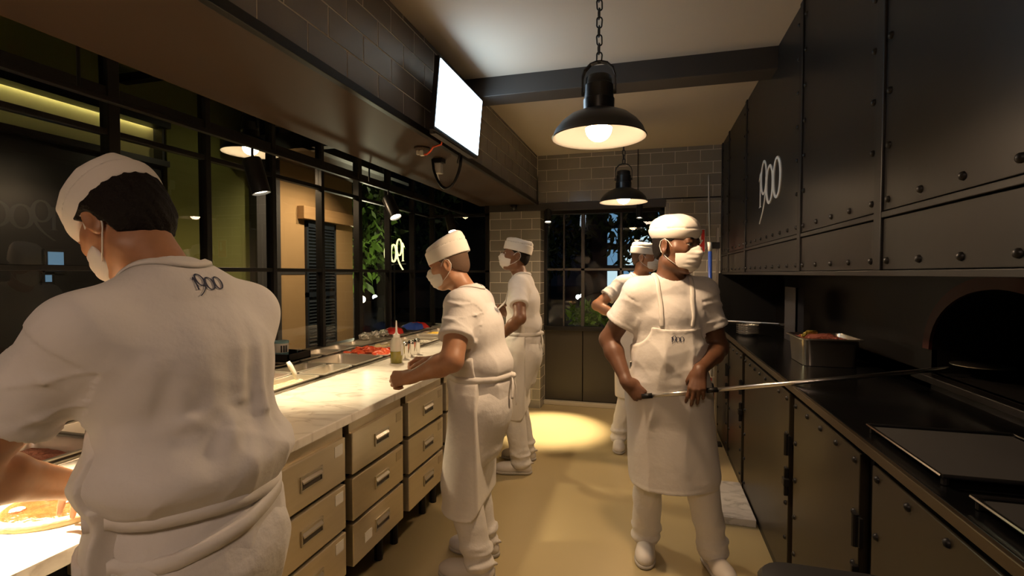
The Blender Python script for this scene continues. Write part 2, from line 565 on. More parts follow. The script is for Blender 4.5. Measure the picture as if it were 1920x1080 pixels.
for i, y in enumerate(seams):
    MB().box(XH - 0.012, XH + 0.02, y - 0.026, y + 0.026, 1.51, ZC).build('seam_strip', M['black'], hd, bevel=0.003)
logo_parent = None
for i in range(len(seams) - 1):
    y0, y1 = seams[i] + 0.022, seams[i + 1] - 0.022
    up_ = MB().box(XH - 0.004, XH + 0.014, y0, y1, 1.694, ZC).build('panel', M['hood'], hd, bevel=0.002)
    lo_ = MB().box(XH - 0.004, XH + 0.014, y0, y1, 1.512, 1.668).build('panel', M['hood'], hd, bevel=0.002)
    if abs(seams[i] - 2.68) < 0.01: logo_parent = up_
    n = max(2, round((y1 - y0 - 0.07) / 0.17))
    for k in range(n + 1):
        yy = y0 + 0.035 + (y1 - y0 - 0.07) * k / n
        share('rivet', rivet_me, (XH - 0.004, yy, 1.725), up_)
        share('rivet', rivet_me, (XH - 0.004, yy, 1.54), lo_)
    nz = 6
    for k in range(1, nz + 1):
        zz = 1.725 + 0.163 * k
        for yy in (y0 + 0.035, y1 - 0.035):
            share('rivet', rivet_me, (XH - 0.004, yy, zz), up_)
M['logo_white'] = mat('logo_white', (0.72, 0.70, 0.66), 0.5)
sign_on('lettering', M['logo_white'], (XH - 0.004, 3.62, 1.93), (0, -1, 0), (0, 0, 1), 0.215, 0.006, logo_parent, un=(-1, 0, 0))

# ================================================================== RIGHT COUNTER
XR = 0.628
wt = MB().box(XR - 0.004, 1.2, -1.5, 5.26, 0.975, 1.006).build('worktop', M['stone'], bevel=0.003)
tag(wt, 'black stone worktop running along the right under the riveted hood', 'worktop')
tr = MB().box(XR - 0.016, XR + 0.004, -1.5, 5.05, 0.975, 1.004).build('edge_trim', mat('bronze_edge', (0.10, 0.075, 0.043), 0.38, metal=0.7), wt, bevel=0.002)
cab_y = [(-0.7, 0.84, None), (0.90, 1.66, 'black steel cabinet with a smooth riveted door behind the black bin'),
         (1.75, 2.47, 'second black steel oven-counter cabinet from the front, with a latch'),
         (2.55, 3.66, 'wide black steel oven-counter cabinet beside the standing cook with the peel'),
         (3.76, 4.33, 'narrow black steel oven-counter cabinet behind the pale slab'),
         (4.41, 5.02, 'farthest black steel oven-counter cabinet next to the steel post')]
for y0, y1, lab in cab_y:
    if lab is None: lab = 'black steel oven-counter cabinet nearest the camera'
    c = thing('steel_cabinet', lab, 'cabinet', ((XR + 1.1) / 2, (y0 + y1) / 2, 0), 'cabinets under the oven worktop')
    b = MB().box(XR + 0.03, 1.19, y0 - 0.028, y1 + 0.028, 0.0, 0.955)
    b.build('body', M['blackmatte'], c)
    d = MB().box(XR + 0.002, XR + 0.03, y0, y1, 0.045, 0.945).build('door', M['cab'], c, bevel=0.003)
    MB().box(XR + 0.006, XR + 0.03, y0 - 0.026, y1 + 0.026, 0.0, 0.04).build('plinth', M['black'], c)
    n = max(3, round((y1 - y0) / 0.17))
    for k in range(n + 1):
        yy = y0 + 0.035 + (y1 - y0 - 0.07) * k / n
        share('rivet', rivet_me, (XR + 0.002, yy, 0.915), d)
    for k in range(1, 6):
        for yy in (y0 + 0.035, y1 - 0.035):
            share('rivet', rivet_me, (XR + 0.002, yy, 0.915 - 0.165 * k), d)
    lt = MB().box(XR - 0.024, XR + 0.002, y0 - 0.03, y0 + 0.01, 0.52, 0.555)
    lt.box(XR - 0.018, XR + 0.002, y0 - 0.012, y0 + 0.004, 0.47, 0.60)
    lt.build('latch', M['black'], d, bevel=0.003)
    hg = MB().cyl((XR - 0.010, y0 - 0.005, 0.66), (XR - 0.010, y0 - 0.005, 0.76), 0.010, n=10).box(XR - 0.006, XR + 0.004, y0 - 0.03, y0 + 0.03, 0.665, 0.755)
    hg.build('hinge', M['black'], d)

# oven: dark face with an arched mouth behind the worktop
XO = 1.17
ov = thing('pizza_oven', 'black oven face with an arched mouth behind the dark worktop', 'oven', (XO + 0.3, 2.2, 1.0))
AC, AR, AB = 2.10, 0.43, 1.075      # arch centre along Y, half width, sill height
arch = [(AC - AR, AB)] + [(AC - AR * math.cos(PI * i / 24), AB + 0.10 + 0.27 * math.sin(PI * i / 24)) for i in range(25)] + [(AC + AR, AB)]
face = MB()
yl, yr, zb, zt = 1.35, 3.4, 1.006, 1.50
na = len(arch)
for i in range(na - 1):
    (y_a, z_a), (y_b, z_b) = arch[i], arch[i + 1]
    if abs(y_b - y_a) > 1e-6:
        face.add([(XO, y_a, z_a), (XO, y_b, z_b), (XO, y_b, zt), (XO, y_a, zt)], [(0, 1, 2, 3)])
face.box(XO, XO + 0.02, yl, yr, zb, AB)
face.box(XO, XO + 0.02, -1.5, AC - AR, zb, zt).box(XO, XO + 0.02, AC + AR, 5.26, zb, zt)
M['oven'] = mat('oven_face', (0.008, 0.007, 0.006), 0.35, metal=0.0, spec=0.2, bump=(4, 0.2, 0.004))
face.build('oven_face', M['oven'], ov)
ringm = MB()
R0 = [(AC - (AR + 0.05) * math.cos(PI * i / 24), AB + 0.10 + 0.32 * math.sin(PI * i / 24)) for i in range(25)]
for i in range(24):
    a, b2, c2, d2 = arch[1 + i], arch[2 + i], R0[i + 1], R0[i]
    ringm.prism([(XO - 0.012, a[0], a[1]), (XO - 0.012, b2[0], b2[1]), (XO - 0.012, c2[0], c2[1]), (XO - 0.012, d2[0], d2[1])], (0.012, 0, 0))
ringm.build('arch_frame', mat('red_brown_iron', (0.05, 0.012, 0.008), 0.45, spec=0.2), ov)
tun = MB()
vs = [(XO, y, z) for y, z in arch] + [(XO + 0.5, y, z) for y, z in arch]
tun.add(vs, [(i, i + 1, na + i + 1, na + i) for i in range(na - 1)] + [(0, na - 1, 2 * na - 1, na), tuple(range(na, 2 * na))])
tun.build('oven_chamber', mat('soot', (0.006, 0.005, 0.004), 0.9, spec=0.1), ov)
MB().box(XO - 0.05, XO + 0.0, AC - AR - 0.06, AC + AR + 0.06, AB - 0.03, AB).build('sill', M['oven'], ov, bevel=0.004)
# ================================================================== LAMPS
def pendant(loc, label, chain_top, grp='black pendant lamps in a row'):
    x, y, z = loc                     # z = rim of the shade
    t = thing('pendant_lamp', label, 'lamp', loc, grp)
    sh = MB()
    R = 0.2
    prof = [(R, 0.0), (R + 0.003, 0.004), (R - 0.004, 0.014), (R * 0.94, 0.036), (R * 0.82, 0.066), (R * 0.66, 0.092), (R * 0.48, 0.108), (0.075, 0.116), (0.066, 0.118)]
    sh.lathe(prof, (x, y, z), 48)
    sh.build('lamp_shade', M['black_lamp'], t, smooth=True, auto=50)
    ins = MB()
    ins.lathe([(R, 0.001), (R - 0.012, 0.008), (R * 0.92, 0.030), (R * 0.80, 0.058), (R * 0.64, 0.083), (R * 0.46, 0.099), (0.0001, 0.105)], (x, y, z), 48)
    ins.build('shade_lining', M['shade_in'], t, smooth=True)
    nk = MB()
    nk.lathe([(0.066, 0.112), (0.067, 0.165), (0.063, 0.168), (0.0625, 0.172), (0.061, 0.225), (0.056, 0.230), (0.055, 0.258), (0.050, 0.264), (0.0001, 0.266)], (x, y, z), 36)
    nk.build('lamp_neck', M['black_lamp'], t, smooth=True, auto=40)
    for s in (-1, 1):
        MB().cyl((x + s * 0.062, y, z + 0.195), (x + s * 0.074, y, z + 0.195), 0.010, n=10).build('bolt', M['black_lamp'], t)
    pts = [(x - 0.070, y, z + 0.195), (x - 0.070, y, z + 0.265), (x - 0.060, y, z + 0.295), (x - 0.036, y, z + 0.318), (x - 0.010, y, z + 0.326), (x + 0.010, y, z + 0.326), (x + 0.036, y, z + 0.318), (x + 0.060, y, z + 0.295), (x + 0.070, y, z + 0.265), (x + 0.070, y, z + 0.195)]
    br = MB()
    for a, b in zip(pts[:-1], pts[1:]):
        a, b = Vector(a), Vector(b)
        d = (b - a).normalized()
        nrm = Vector((-d.z, 0, d.x))
        br.obox((a + b) / 2, (b - a) / 2 + d * 0.002, (0, 0.014, 0), nrm * 0.003)
    br.build('bracket', M['black_lamp'], t)
    prof = [(0.0001, -0.014)] + [(0.057 * math.sin(a), 0.043 - 0.057 * math.cos(a)) for a in [PI / 2 * i / 9 for i in range(1, 10)]]
    MB().lathe(prof, (x, y, z), 28).build('bulb', M['bulb'], t, smooth=True)
    MB().lathe([(0.0575, 0.0432), (0.052, 0.060), (0.034, 0.085), (0.028, 0.104)], (x, y, z), 24).build('bulb_socket', M['white_plastic'], t, smooth=True)
    ld = bpy.data.lights.new('bulb_light', 'SPOT')
    ld.energy = PENDANT_WATTS
    ld.color = WARM
    ld.spot_size = math.radians(166)
    ld.spot_blend = 0.35
    ld.shadow_soft_size = 0.05
    lo = bpy.data.objects.new('bulb_light', ld)
    COL.objects.link(lo)
    lo.parent = t
    lo.location = (0, 0, -0.02)
    # chain links, each its own piece
    lk = MB()
    L, wd, r = 0.046, 0.0115, 0.0034
    pl = [(wd * math.cos(a), 0, (L / 2 - wd) * (1 if math.sin(a) >= 0 else -1) + wd * math.sin(a)) for a in [2 * PI * i / 16 for i in range(16)]]
    lk.tube(pl, r, 6, closed=True)
    lm = lk.mesh('link', (0, 0, 0), smooth=True)
    lm.materials.append(M['black_lamp'])
    zz, k = z + 0.345, 0
    while zz < chain_top - 0.02:
        share('link', lm, (x + 0.001 * (-1) ** k, y, zz), t, rot=(0, 0.05 * (-1) ** (k // 2), PI / 2 * (k % 2) + 0.35))
        zz += L - 2 * r - 0.002
        k += 1
    MB().lathe([(0.0001, 0), (0.012, -0.004), (0.045, -0.01), (0.05, -0.02), (0.05, -0.02)], (x, y, chain_top + 0.02), 20).build('ceiling_cap', M['black_lamp'], t, smooth=True)
    return t

M['black_lamp'] = mat('black_enamel', (0.012, 0.013, 0.015), 0.33)
PX = -0.215
pendant((PX, 2.20, 2.085), 'black dome pendant on a chain, the large near one before the beam', ZC)
pendant((PX, 4.36, 2.105), 'black dome pendant on a chain, the smaller far one near the tiled back wall', ZC)
cl_ = thing('added_fill_panel', 'square white fill light added on the ceiling behind the viewer, out of the picture', 'lamp', (-0.1, -1.35, ZC - 0.05))  # added unseen fill, brightens the front cook's back
MB().box(-0.42, 0.22, -1.67, -1.03, ZC - 0.05, ZC).build('light_housing', M['white_plastic'], cl_, bevel=0.004)
MB().box(-0.40, 0.20, -1.65, -1.05, ZC - 0.056, ZC - 0.05).build('diffuser', mat('panel_glow', (1, 1, 1), 0.5, emit=((1.0, 0.71, 0.53), 30.0)), cl_)
pendant((-2.894, 3.125, 2.405), 'lit pendant lamp hanging outside beyond the counter glass', 3.05, 'pendant beyond the glass')

def spot_lamp(loc, d, label, top, watts=SPOT_WATTS, size=68, r=0.047, L=0.165, col=SPOT_COL, grp='black cylinder spotlights'):
    """cylinder lamp; loc = pivot (upper end), d = beam direction"""
    p, d = Vector(loc), Vector(d).normalized()
    t = thing('spotlight', label, 'lamp', loc, grp)
    b = MB()
    a0, a1 = p - d * 0.02, p + d * L
    b.lathe([(0.0001, -0.02), (r * 0.9, -0.02), (r, -0.01), (r, L), (r * 0.93, L + 0.001), (r * 0.90, L - 0.012)], p, 24, axis=d)
    b.build('lamp_body', M['black_lamp'], t, smooth=True, auto=40)
    MB().lathe([(r * 0.91, L - 0.012), (0.0001, L - 0.012)], p, 24, axis=d).build('lens', M['lens'], t)
    MB().cyl(p - d * 0.0, (p.x, p.y, top), 0.007, n=8).build('stem', M['black_lamp'], t)
    ld = bpy.data.lights.new('spot_beam', 'SPOT')
    ld.energy = watts
    ld.color = col
    ld.spot_size = math.radians(size)
    ld.spot_blend = 0.75
    ld.shadow_soft_size = 0.03
    lo = bpy.data.objects.new('spot_beam', ld)
    COL.objects.link(lo)
    lo.parent = t
    lo.location = d * (L + 0.004)
    lo.rotation_euler = d.to_track_quat('-Z', 'Y').to_euler()
    return t

def aim(src, dst):
    return Vector(dst) - Vector(src)
# lighting track along the counter, under the edge of the bulkhead
tk = MB().box(-2.015, -1.985, Y0, 5.39, 2.155, 2.175).build('lighting_track', M['black'], bevel=0.002)
tag(tk, 'thin black lighting track running over the topping counter', 'track')
for y in (-0.6, 1.35, 3.3, 5.2):
    MB().cyl((-2.0, y, 2.17), (-2.0, y, ZC), 0.006, n=8).build('track_hanger', M['black'], tk)
s1 = (-2.0, 0.75, 2.09); spot_lamp(s1, aim(s1, (-1.50, 0.80, 0.9)), 'black spotlight over the near end of the counter, out of the picture', 2.16, SPOT_WATTS * 9, 46)
s1 = (-2.0, 2.17, 2.08); spot_lamp(s1, aim(s1, (-1.72, 2.30, 0.9)), 'black cylinder spotlight nearest the cook in front, right of his cap', 2.16, SPOT_WATTS * 1.9, 64)
s1 = (-2.0, 3.58, 2.085); spot_lamp(s1, aim(s1, (-1.35, 3.35, 0.9)), 'black cylinder spotlight in the middle of the track, tilted, by the green tree', 2.16)
s1 = (-2.0, 4.84, 2.08); spot_lamp(s1, aim(s1, (-1.6, 4.5, 0.9)), 'black cylinder spotlight at the far end of the track by the glass corner', 2.16)
s1 = (-1.06, 5.33, 2.17); spot_lamp(s1, aim(s1, (-0.93, 4.75, 0.0)), 'small black downlight left of the back window head', 2.21, 850, 34, 0.036, 0.12)
s1 = (-0.10, 5.33, 2.19); spot_lamp(s1, aim(s1, (-0.12, 5.0, 0.0)), 'small black downlight right of the middle of the back window', 2.22, 9, 50, 0.033, 0.12)

# ================================================================== TELEVISION AND ITS CABLES
tv_y0, tv_y1 = 2.455, 3.155
tvt = thing('television', 'flat television with a glowing white screen mounted on the tiled bulkhead', 'television', (XB + 0.1, 2.8, 2.27))
top, bot = Vector((-1.065, 0, 2.645)), Vector((-1.10, 0, 2.262))
upv = (top - bot).normalized()
nv = Vector((upv.z, 0, -upv.x))
cy = (tv_y0 + tv_y1) / 2
c = Vector(((top.x + bot.x) / 2, cy, (top.z + bot.z) / 2))
MB().obox(c - nv * 0.016, Vector((0, (tv_y1 - tv_y0) / 2, 0)), upv * ((top - bot).length / 2), nv * 0.014).build('bezel', M['black'], tvt, bevel=0.003)
MB().obox(c + upv * 0.004 - nv * 0.0015, Vector((0, (tv_y1 - tv_y0) / 2 - 0.011, 0)), upv * ((top - bot).length / 2 - 0.016), nv * 0.0022).build('screen', M['screen'], tvt)
MB().obox((-1.15, cy, 2.46), (0.035, 0, 0), (0, 0.10, 0), (0, 0, 0.10)).build('wall_mount', M['black'], tvt)
MB().obox(bot + Vector((-0.03, cy - 0.0, 0.004)), (0.02, 0, 0), (0, 0.30, 0), (0, 0, 0.012)).build('speaker_bar', M['beam'], tvt, bevel=0.003)
# cable loop and sockets under the bulkhead
p0, p1 = Vector((-1.385, 3.06, 2.262)), Vector((-1.165, 3.02, 2.262))
pts = []
for i in range(25):
    t = i / 24
    q = p0.lerp(p1, 0.5 - 0.5 * math.cos(PI * t) if False else t)
    pts.append((q.x, q.y, 2.255 - 0.20 * math.sin(PI * t) ** 0.55))
tag(MB().tube(pts, 0.009, 8).build('cable_loop', M['black'], smooth=True), 'black cable hanging in a loop below the television', 'cable')
ax_, ay_ = -1.355, 3.10
cp = thing('power_adapter', 'white plug adapter hanging from the brown bulkhead below the television', 'adapter', (ax_, ay_, 2.17))
MB().box(ax_ - .022, ax_ + .022, ay_ - .022, ay_ + .022, 2.165, 2.235).build('adapter_body', M['white_plastic'], cp, bevel=0.005)
MB().box(ax_ - .035, ax_ + .035, ay_ - .03, ay_ + .03, 2.235, 2.264).build('socket', M['black'], cp, bevel=0.003)
MB().cyl((ax_ - .008, ay_ - .01, 2.165), (ax_, ay_, 2.12), 0.005, n=8).build('plug_tail', M['white_plastic'], cp)
jx, jy = -1.335, 2.80
jb = thing('junction_box', 'open ceiling socket box with white connectors under the bulkhead', 'junction box', (jx, jy, 2.24))
MB().lathe([(0.048, 0.026), (0.050, 0.014), (0.040, 0.008), (0.0001, 0.008)], (jx, jy, 2.24), 20).build('rose', M['soffit'], jb)
MB().box(jx - .012, jx + .012, jy - .012, jy + .012, 2.215, 2.248).build('connector', M['white_plastic'], jb, bevel=0.003)
MB().box(jx - .034, jx - .016, jy - .014, jy + .008, 2.222, 2.248).build('connector', M['white_plastic'], jb, bevel=0.003)
tag(MB().tube([(jx, jy + .01, 2.225), (jx + .03, jy, 2.222), (jx + .07, jy - .03, 2.232), (jx + .10, jy - .06, 2.248), (-1.17, jy - .09, 2.25), (-1.158, jy - .10, 2.28), (-1.156, jy - .10, 2.34)], 0.006, 8).build('red_wire', M['orange'], smooth=True), 'orange-red wire from the bulkhead socket up behind the television', 'wire')
# bracket hook under the TV
tag(MB().tube([(-1.15, 2.97, 2.29), (-1.15, 2.95, 2.24), (-1.17, 2.97, 2.20), (-1.18, 3.0, 2.22), (-1.165, 3.01, 2.28)], 0.006, 8).build('cable_clip', M['black'], smooth=True), 'small black cable clip under the lower edge of the television', 'clip')

# security camera on the pier, wire, fire sign
sc_ = thing('security_camera', 'small black dome camera high on the tiled pier by the bulkhead', 'camera', (-1.45, YB - 0.03, 2.22))
MB().lathe([(0.04, 0), (0.04, -0.02), (0.034, -0.024)], (-1.45, YB - 0.04, 2.255), 20).build('camera_base', M['black'], sc_)
MB().ball((-1.45, YB - 0.04, 2.228), (0.033, 0.033, 0.033), 16, 10).build('dome', M['black_lamp'], sc_, smooth=True)
tag(MB().tube([(-0.12, YB - 0.02, ZC), (-0.12, YB - 0.02, 2.5), (-0.118, YB - 0.02, 2.33), (-0.10, YB - 0.02, 2.27)], 0.005, 6).build('wall_cable', M['black']), 'thin black cable dropping down the grey tiles over the back window', 'cable')
fs_ = thing('fire_sign', 'small red sign with white arrow on grey tiles behind the peel cook', 'sign', (0.475, YB - 0.01, 1.74))
MB().box(0.405, 0.545, YB - 0.012, YB - 0.007, 1.715, 1.95).build('sign_border', M['white_plastic'], fs_)
MB().box(0.413, 0.537, YB - 0.0155, YB - 0.012, 1.723, 1.942).build('sign_plate', M['red'], fs_)
ar = MB().box(0.485, 0.505, YB - 0.017, YB - 0.0155, 1.83, 1.92)
ar.prism([(0.465, YB - 0.017, 1.84), (0.525, YB - 0.017, 1.84), (0.495, YB - 0.017, 1.79)], (0, 0.0015, 0))
ar.build('arrow', M['white_plastic'], fs_)
tx = MB()
for z in (1.765, 1.752, 1.739):
    tx.box(0.43, 0.52, YB - 0.0165, YB - 0.0155, z, z + 0.004)
tx.build('small_print', M['white_plastic'], fs_)

# ================================================================== LEFT COUNTER
XC, ZT = -1.22, 0.90
mb = MB().box(-1.775, XC, -1.2, 5.0, 0.862, ZT)
tag(mb.build('marble_worktop', M['marble'], bevel=0.004), 'veined white marble worktop along the cooks\' side of the counter', 'worktop')
dy = [(0.83, 1.305), (1.365, 1.84), (1.893, 2.355), (2.42, 2.88), (2.94, 3.40), (3.46, 3.92), (3.98, 4.44), (4.50, 4.96)]
cab_lab = ['steel drawer cabinet hidden behind the cook in front',
           'steel drawer cabinet right of the cook in front, a white label on each drawer',
           'steel drawer cabinet left of the second cook, all three drawers seen whole',
           'steel drawer cabinet half behind the second cook\'s apron',
           'steel drawer cabinet behind the second cook', 'steel drawer cabinet between the second and third cooks',
           'steel drawer cabinet beside the third cook', 'steel drawer cabinet farthest along the marble counter']
hm = MB()
hm.box(-0.004, 0.006, -0.065, 0.065, 0.020, 0.030).box(-0.004, 0.006, -0.065, 0.065, -0.030, -0.022).box(-0.004, 0.006, -0.065, -0.058, -0.03, 0.03).box(-0.004, 0.006, 0.058, 0.065, -0.03, 0.03)
hm.add([(0.0, -0.058, 0.0205), (0.0, 0.058, 0.0205), (0.011, 0.058, 0.006), (0.011, -0.058, 0.006), (0.011, -0.058, 0.000), (0.011, 0.058, 0.000), (0.0, 0.058, 0.014), (0.0, -0.058, 0.014)],
       [(0, 1, 2, 3), (3, 2, 5, 4), (4, 5, 6, 7), (0, 3, 4, 7), (1, 6, 5, 2)])
handle_me = hm.mesh('handle', (0, 0, 0))
handle_me.materials.append(M['steel'])
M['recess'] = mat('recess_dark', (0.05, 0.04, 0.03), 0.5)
for (y0, y1), lab in zip(dy, cab_lab):
    c = thing('drawer_cabinet', lab, 'cabinet', (-1.5, (y0 + y1) / 2, 0), 'steel drawer cabinets under the marble')
    MB().box(-1.765, -1.315, y0 - 0.026, y1 + 0.026, 0.17, 0.858).build('body', M['blackmatte'], c)
    MB().box(-1.30, -1.255, y0 - 0.004, y1 + 0.004, 0.80, 0.852).build('top_rail', M['steel_brushed'], c, bevel=0.003)
    for yy in (y0 + 0.05, y1 - 0.05):
        MB().cyl((-1.36, yy, 0.0), (-1.36, yy, 0.17), 0.022, n=12).build('leg', M['black'], c)
    zs = [(0.622, 0.792), (0.415, 0.612), (0.212, 0.405)]
    zs = [(0.622, 0.806), (0.416, 0.604), (0.212, 0.398)]
    for k, (z0, z1) in enumerate(zs):
        d = MB().box(-1.285, -1.24, y0, y1, z0, z1).build('drawer', M['drawer_steel'], c, bevel=0.004)
        yc = y0 + (y1 - y0) * 0.53
        zc = (z0 + z1) / 2 + 0.002
        share('handle', handle_me, (-1.24, yc, zc), d)
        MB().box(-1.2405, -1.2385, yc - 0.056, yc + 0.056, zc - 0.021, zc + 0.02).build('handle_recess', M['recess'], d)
        if abs(y0 - 1.893) < 0.01 and k == 2:
            MB().box(-1.24, -1.2385, y0 + 0.09, y0 + 0.15, z0 + 0.06, z0 + 0.105).build('label_card', M['paper'], d)
        else:
            cc = y1 - 0.075
            MB().box(-1.24, -1.2385, cc, cc + 0.055, z1 - 0.065, z1 - 0.02).build('label_card', M['paper'] if y0 < 1.7 else M['steel_brushed'], d)

# topping rail with its steel pans
rail = thing('topping_rail', 'stainless steel rail that holds two rows of food pans along the glass', 'counter', (-2.1, 2.5, 0.86))
MB().box(-1.80, -1.772, 0.24, 4.95, 0.85, 0.905).build('front_lip', M['steel'], rail, bevel=0.003)
MB().box(-2.215, -2.185, 0.24, 4.95, 0.80, 0.912).build('middle_bar', M['steel'], rail, bevel=0.003)
MB().box(-2.47, -2.44, 0.24, 4.95, 0.80, 0.925).build('back_bar', M['steel'], rail, bevel=0.003)
MB().box(-2.46, -1.79, 0.24, 4.95, 0.60, 0.62).build('well_floor', M['recess'], rail)
MB().box(-2.46, -1.79, 4.93, 4.95, 0.62, 0.9).build('well_end', M['steel'], rail)
MB().box(-2.46, -1.78, 0.24, 0.26, 0.62, 0.9).build('well_end', M['steel'], rail)
def pan_mesh(x0, x1, y0, y1, z, depth, r=0.03, rim=0.012):
    """steel food pan: rounded rim, sloping walls, floor"""
    b = MB()
    def loop(x0, x1, y0, y1, r, z):
        out = []
        for cx, cy, a0 in ((x1 - r, y1 - r, 0), (x0 + r, y1 - r, PI / 2), (x0 + r, y0 + r, PI), (x1 - r, y0 + r, 1.5 * PI)):
            for i in range(5):
                a = a0 + PI / 2 * i / 4
                out.append((cx + r * math.cos(a), cy + r * math.sin(a), z))
        return out
    s = 0.012
    loops = [loop(x0, x1, y0, y1, r, z - 0.006), loop(x0, x1, y0, y1, r, z), loop(x0 + rim, x1 - rim, y0 + rim, y1 - rim, r, z + 0.001), loop(x0 + rim + 0.002, x1 - rim - 0.002, y0 + rim + 0.002, y1 - rim - 0.002, r, z - 0.004),
             loop(x0 + rim + s, x1 - rim - s, y0 + rim + s, y1 - rim - s, r, z - depth)]
    n = len(loops[0])
    vs = [p for l in loops for p in l]
    fs = []
    for k in range(len(loops) - 1):
        fs += [(k * n + i, k * n + (i + 1) % n, (k + 1) * n + (i + 1) % n, (k + 1) * n + i) for i in range(n)]
    fs.append(tuple((len(loops) - 1) * n + i for i in range(n)))
    return b.add(vs, fs)
FOOD = {
 'tomato sauce': mat('tomato_sauce', (0.42, 0.05, 0.015), 0.25, noise=(40, (0.55, 0.10, 0.03), 0.2), bump=(60, 0.6, 0.01)),
 'ham': mat('chopped_ham', (0.50, 0.16, 0.09), 0.5, noise=(60, (0.62, 0.26, 0.16), 0.2), bump=(70, 1.0, 0.02)),
 'cheese': mat('grated_cheese', (0.82, 0.66, 0.28), 0.6, noise=(70, (0.88, 0.78, 0.50), 0.2), bump=(80, 1.0, 0.02)),
 'mozzarella': mat('white_cheese', (0.80, 0.76, 0.64), 0.5, noise=(50, (0.70, 0.64, 0.48), 0.2), bump=(50, 1.0, 0.02)),
 'olives': mat('dark_olives', (0.07, 0.06, 0.03), 0.3, noise=(60, (0.15, 0.12, 0.05), 0.2), bump=(60, 1.0, 0.02)),
 'mushrooms': mat('sliced_mushrooms', (0.55, 0.45, 0.30), 0.6, noise=(50, (0.35, 0.26, 0.16), 0.2), bump=(60, 1.0, 0.02)),
 'corn': mat('yellow_corn', (0.85, 0.60, 0.08), 0.4, noise=(90, (0.75, 0.45, 0.05), 0.2), bump=(90, 1.0, 0.02)),
 'herbs': mat('green_leaves', (0.10, 0.20, 0.03), 0.5, noise=(60, (0.20, 0.30, 0.06), 0.2), bump=(60, 1.0, 0.02)),
 'sausage': mat('sliced_sausage', (0.46, 0.10, 0.05), 0.4, noise=(45, (0.60, 0.20, 0.12), 0.15), bump=(50, 1.0, 0.02)),
}
def heap(x0, x1, y0, y1, z, amp, seed, n=14):
    """a lumpy bed of food between pan walls"""
    rg = random.Random(seed)
    ph = [rg.uniform(0, 6.28) for _ in range(6)]
    b = MB()
    vs, fs = [], []
    for j in range(n + 1):
        for i in range(n + 1):
            u, v = i / n, j / n
            e = min(u, 1 - u, v, 1 - v) * 4
            h = amp * min(1, e) * (0.6 + 0.4 * math.sin(7 * u + ph[0]) * math.sin(6 * v + ph[1])) + rg.uniform(-1, 1) * amp * 0.22
            vs.append((x0 + (x1 - x0) * u, y0 + (y1 - y0) * v, z + h))
    for j in range(n):
        for i in range(n):
            a = j * (n + 1) + i
            fs.append((a, a + 1, a + n + 2, a + n + 1))
    return b.add(vs, fs)
def pan(x0, x1, y0, y1, food, label, level=0.045, depth=0.10, amp=0.02, grp='steel food pans', zt=0.916):
    t = thing('food_pan', label, 'pan', ((x0 + x1) / 2, (y0 + y1) / 2, zt - depth), grp)
    pan_mesh(x0, x1, y0, y1, zt, depth).build('pan', M['pan_steel'], t, smooth=True, auto=35)
    if food:
        o = heap(x0 + 0.022, x1 - 0.022, y0 + 0.022, y1 - 0.022, zt - level, amp, hash((round(x0 * 100), round(y0 * 100))) % 999).build('food', FOOD[food], t, smooth=True)
        o['kind'] = 'stuff'
        o['label'] = food
    return t
# front row, from the near end: (y0, y1, halves?, food)
front = [(0.95, 1.28, [('ham',)], 'wide steel pan of chopped ham hidden behind the cook in front'),
         (1.30, 1.62, [('mozzarella',)], 'wide steel pan of white cheese beside the cook in front'),
         (1.64, 2.02, [('sausage',)], 'wide steel pan of reddish sausage with the white spoon, nearest in view'),
         ]
pan(-2.18, -1.81, 0.28, 0.60, 'tomato sauce', 'steel pan of red sauce at the near end, out of the picture', 0.05)
pan(-2.18, -1.81, 0.615, 0.935, 'cheese', 'steel pan of grated cheese beside the pizza at the left edge', 0.03, amp=0.03)
pan(-2.18, -1.81, 0.95, 1.30, 'ham', 'steel pan of chopped ham hidden behind the cook in front', 0.05)
pan(-2.18, -1.81, 1.315, 1.66, 'mushrooms', 'steel pan of mushrooms hidden behind the cook in front', 0.05)
pan(-2.18, -1.81, 1.675, 2.02, 'mozzarella', 'steel pan of white cheese mostly behind the cook in front', 0.05)
pan(-2.18, -2.00, 2.035, 2.46, 'sausage', 'steel pan of reddish sausage behind the white spoon', 0.045)
pan(-1.99, -1.81, 2.035, 2.46, 'cheese', 'bright steel pan of pale cheese nearest in view on the marble side', 0.030, amp=0.025)
pan(-2.18, -2.00, 2.475, 2.79, None, 'empty small steel pan behind another, left of the wide empty one')
pan(-1.99, -1.81, 2.475, 2.79, None, 'empty small steel pan at the marble edge beside the wide empty one')
pan(-2.18, -1.81, 2.805, 3.17, None, 'wide empty steel pan before the tomato slices')
pan(-2.18, -1.81, 3.185, 3.49, 'mozzarella', 'steel pan with the red tomato slices laid on white cheese', 0.03, amp=0.012)
pan(-2.18, -2.00, 3.505, 3.83, 'cheese', 'steel pan of yellow grated cheese behind the oil bottle', 0.02, amp=0.035)
pan(-1.99, -1.81, 3.505, 3.83, 'mozzarella', 'steel pan of white cheese behind the steel shakers', 0.03, amp=0.03)
pan(-2.18, -1.81, 3.845, 4.18, 'mozzarella', 'bright steel pan of white cheese beside the second cook\'s chest', 0.03, amp=0.03)
pan(-2.18, -1.81, 4.195, 4.43, 'olives', 'steel pan of dark olives at the far end of the front row')
pan(-2.18, -1.81, 4.445, 4.67, 'corn', 'steel pan of yellow corn at the far end of the front row', 0.02, amp=0.03)
pan(-2.18, -1.81, 4.685, 4.915, None, 'last steel pan at the far end of the front row')
back = ['ham', 'mushrooms', 'herbs', 'mushrooms', 'tomato sauce', 'ham', 'sausage', 'olives', None, 'mushrooms', None, 'herbs', None, 'olives', 'ham', None, 'corn']
